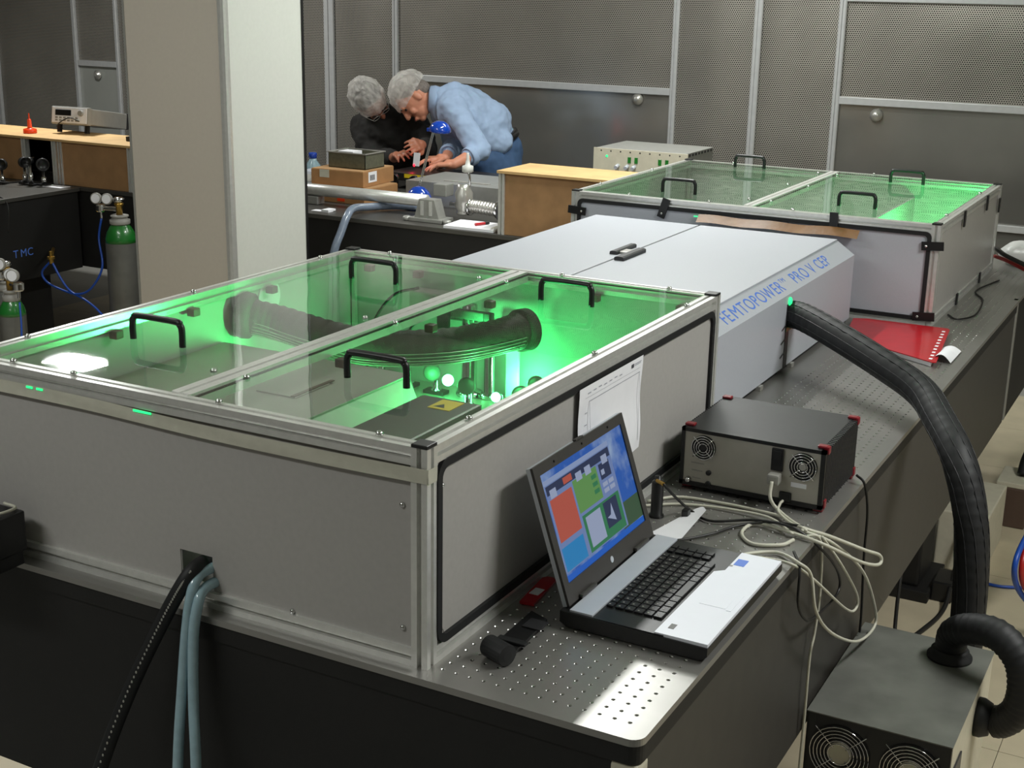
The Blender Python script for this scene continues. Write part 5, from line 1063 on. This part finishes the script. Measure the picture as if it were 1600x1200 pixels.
for a_ in (LA, RA): chain(body, [(a_ + Vector((.02, .03, -.03)), .042), (a_ + Vector((-.06, -.08, -.045)), .034), (a_ + Vector((-.10, -.14, -.05)), .028)])
head_into(body, HD, R1, 1.02)
hand_into(body, LWr, LWr + Vector((-.08, -.035, -.005)), (0, 0, 1), .55, 1); hand_into(body, RWr, RWr + Vector((-.06, -.06, .0)), (0, 0, 1), .55, -1)
bo = body.build('body', 'skin1', p1, True, fix=False); remesh(bo, .0055, 3)
sh_ = MB(); CM = HIP.lerp(CH, .5) + Vector((.035, .03, .035))
chain(sh_, [(HIP + Vector((-.025, -.02, .075)), .128), (CM, .15), (CH, .152), (NK + Vector((.02, .01, -.015)), .086)])
for a_, b_ in ((LS, LH), (RS, RH)): chain(sh_, [(a_.lerp(CH, .35), .105), (a_.lerp(b_, .5).lerp(CM, .35), .108), (b_ + Vector((-.02, -.02, .175)), .092)])
chain(sh_, [(LS, .078), (LS.lerp(LE, .5) + Vector((.01, -.01, 0)), .066), (LE, .062), (LE.lerp(LWr, .32), .052)]); chain(sh_, [(RS, .078), (RE, .06), (RE.lerp(RWr, .55), .05)]); chain(sh_, [(LS.lerp(CH, .15), .085), (RS.lerp(CH, .15), .085)])
so1 = sh_.build('shirt', 'shirt', p1, True, fix=False); remesh(so1, .009, 10)
dspt = bpy.data.textures.new('cloth_folds', 'CLOUDS'); dspt.noise_scale = .09; dspt.noise_depth = 2
def folds(o, st): md = o.modifiers.new('folds', 'DISPLACE'); md.texture = dspt; md.strength = st; md.mid_level = .5; md.texture_coords = 'LOCAL'
folds(so1, .035)
cl = MB(); ax = (HD - NK).normalized()
cl.lathe([(.072, -.03), (.078, -.005), (.074, .022), (.066, .03), (.062, .0), (.062, -.03)], NK + ax * .025, ax, 24); cl.build('collar', 'shirt', p1, True)
for we, dr in ((LE.lerp(LWr, .36), (LWr - LE)), (RE.lerp(RWr, .60), (RWr - RE))):
    c_ = MB(); c_.lathe([(.050, -.02), (.054, -.015), (.053, .02), (.048, .025), (.04, .0)], we, dr, 20); c_.build('cuff', 'shirt', p1, True)
je = MB(); chain(je, [(HIP + Vector((-.035, -.045, -.015)), .14), (HIP + Vector((.0, 0, -.01)), .148), (LH + Vector((0, 0, -.02)), .112), (LK, .082), (LA + Vector((0, 0, .03)), .068)]); chain(je, [(HIP, .12), (RH + Vector((0, 0, -.02)), .112), (RK, .082), (RA + Vector((0, 0, .03)), .068)]); chain(je, [(LH, .11), (RH, .11)]); chain(je, [(LH + Vector((-.05, -.05, .06)), .112), (LH + Vector((-.03, -.03, -.08)), .105)])
jo = je.build('jeans', 'jeans', p1, True, fix=False); remesh(jo, .01, 6); folds(jo, .02)
be = MB(); bax = Vector((-.35, -.3, .9)).normalized(); be.lathe([(.14, -.018), (.157, -.016), (.157, .016), (.14, .018)], HIP + Vector((-.02, -.02, .05)), bax, 32); be.build('belt', 'black_pl', p1, True)
for a_ in (LA, RA):
    s2 = MB(); chain(s2, [(a_ + Vector((.025, .035, -.03)), .048), (a_ + Vector((-.06, -.08, -.038)), .041), (a_ + Vector((-.105, -.145, -.045)), .034)]); s3 = s2.build('shoe', 'black_pl', p1, True, fix=False); remesh(s3, .008, 4)
face_parts(p1, HD, R1, 1.02, 'hair_grey'); cap_mesh(HD + R1 @ Vector((0, -.014, .022)), R1, 1.02, 1.78, 3).build('hairnet', 'sheer', p1, True)
# ---- man in the black sweater
p2 = thing('person', 'man in a black sweater and glasses with white hairnet bending beside the blue shirted man', 'person', (-3.48, 5.25, -.92))
HIP = Vector((-3.45, 5.25, .03)); CH = Vector((-3.385, 5.02, .235)); NK = Vector((-3.395, 4.94, .325)); HD = Vector((-3.40, 4.87, .402))
R2 = frame((.55 * .88 + .4 * .457, .55 * .476 - .4 * .845, -.62), (-.45 * .88 + .5 * .457, -.45 * .476 - .5 * .845, .62))
body = MB()
RS, LS = Vector((-3.55, 5.0, .235)), Vector((-3.205, 5.06, .25)); RE, LE = Vector((-3.385, 4.90, .075)), Vector((-3.04, 4.90, .15)); RWr, LWr = Vector((-3.11, 4.67, .125)), Vector((-2.97, 4.72, .20))
RH, LH = Vector((-3.55, 5.25, -.02)), Vector((-3.35, 5.27, -.02)); RK, LK = Vector((-3.56, 5.2, -.45)), Vector((-3.33, 5.2, -.45)); RA, LA = Vector((-3.56, 5.28, -.84)), Vector((-3.32, 5.28, -.84))
chain(body, [(HIP, .125), (HIP.lerp(CH, .5), .125), (CH, .125), (NK, .06), (HD - R2 @ Vector((0, .02, .06)), .054)])
for a_, b_ in ((LS, LH), (RS, RH)): chain(body, [(a_.lerp(CH, .4), .085), (a_.lerp(b_, .5), .085), (b_, .095)])
chain(body, [(LS, .058), (LE, .042), (LWr, .027)]); chain(body, [(RS, .058), (RE, .042), (RWr, .027)]); chain(body, [(LH, .09), (LK, .058), (LA, .04)]); chain(body, [(RH, .09), (RK, .058), (RA, .04)])
for a_ in (LA, RA): chain(body, [(a_ + Vector((.0, .03, -.03)), .042), (a_ + Vector((0, -.10, -.045)), .034), (a_ + Vector((0, -.17, -.05)), .028)])
head_into(body, HD, R2, 1.0)
hand_into(body, RWr, RWr + Vector((.09, -.07, .045)), (-.2, -.25, 1), .9, -1); hand_into(body, LWr, LWr + Vector((.02, -.08, .01)), (.8, .2, .6), .9, -1)
bo = body.build('body', 'skin2', p2, True, fix=False); remesh(bo, .0055, 3)
sw = MB(); chain(sw, [(HIP, .14), (HIP.lerp(CH, .5), .148), (CH, .148), (NK + Vector((0, .01, -.01)), .088)])
for a_, b_ in ((LS, LH), (RS, RH)): chain(sw, [(a_.lerp(CH, .35), .105), (a_.lerp(b_, .5), .108), (b_, .115)])
chain(sw, [(LS, .08), (LE, .062), (LE.lerp(LWr, .8), .044)]); chain(sw, [(RS, .08), (RE, .064), (RE.lerp(RWr, .85), .044)]); chain(sw, [(LS, .08), (RS, .08)])
so2 = sw.build('sweater', 'sweater', p2, True, fix=False); remesh(so2, .009, 10); folds(so2, .03)
tr_ = MB(); chain(tr_, [(HIP + Vector((0, 0, -.04)), .13), (LH, .112), (LK, .082), (LA + Vector((0, 0, .03)), .068)]); chain(tr_, [(HIP, .12), (RH, .112), (RK, .082), (RA + Vector((0, 0, .03)), .068)]); to_ = tr_.build('trousers', 'trousers', p2, True, fix=False); remesh(to_, .01, 6)
for a_ in (LA, RA):
    s2 = MB(); chain(s2, [(a_ + Vector((.0, .035, -.03)), .048), (a_ + Vector((0, -.10, -.038)), .041), (a_ + Vector((0, -.175, -.045)), .034)]); s3 = s2.build('shoe', 'black_pl', p2, True, fix=False); remesh(s3, .008, 4)
face_parts(p2, HD, R2, 1.0, 'hair_black'); cap_mesh(HD + R2 @ Vector((0, -.014, .014)), R2, 1.04, 1.75, 9).build('hairnet', 'sheer', p2, True)
gl_ = MB(); W = lambda q: HD + R2 @ Vector(q)
for sx in (-1, 1):
    gl_.tube([W((sx * .034 + .023 * math.cos(a), .106, .002 + .017 * math.sin(a))) for a in [2 * PI * i / 14 for i in range(15)]], .0017, 6, 1); gl_.tube([W((sx * .057, .104, .004)), W((sx * .082, .05, .004)), W((sx * .086, -.01, 0))], .0017, 6, 2)
gl_.tube([W((-.011, .107, .004)), W((.011, .107, .004))], .0017, 6, 1); gl_.build('glasses', 'steel', p2)
# laser card between the hands, lit red
lc = thing('viewing_card', 'small white card with a red laser spot held over the black breadboard', 'card', (-2.86, 4.5, .10)); b = MB(); b.slab((-2.885, 4.50, .115), (-2.84, 4.49, .115), (-2.835, 4.495, .185), (-2.88, 4.505, .185), (.2, 1, 0), .002); b.build('card', 'white', lc)
b = MB(); b.ell((-2.875, 4.497, .118), (.007, .003, .007), 10, 6); b.build('laser_spot', 'glow_red', lc)
glow_light('red_laser_scatter', (-2.90, 4.52, .135), .12, .01, (1, .03, .06))
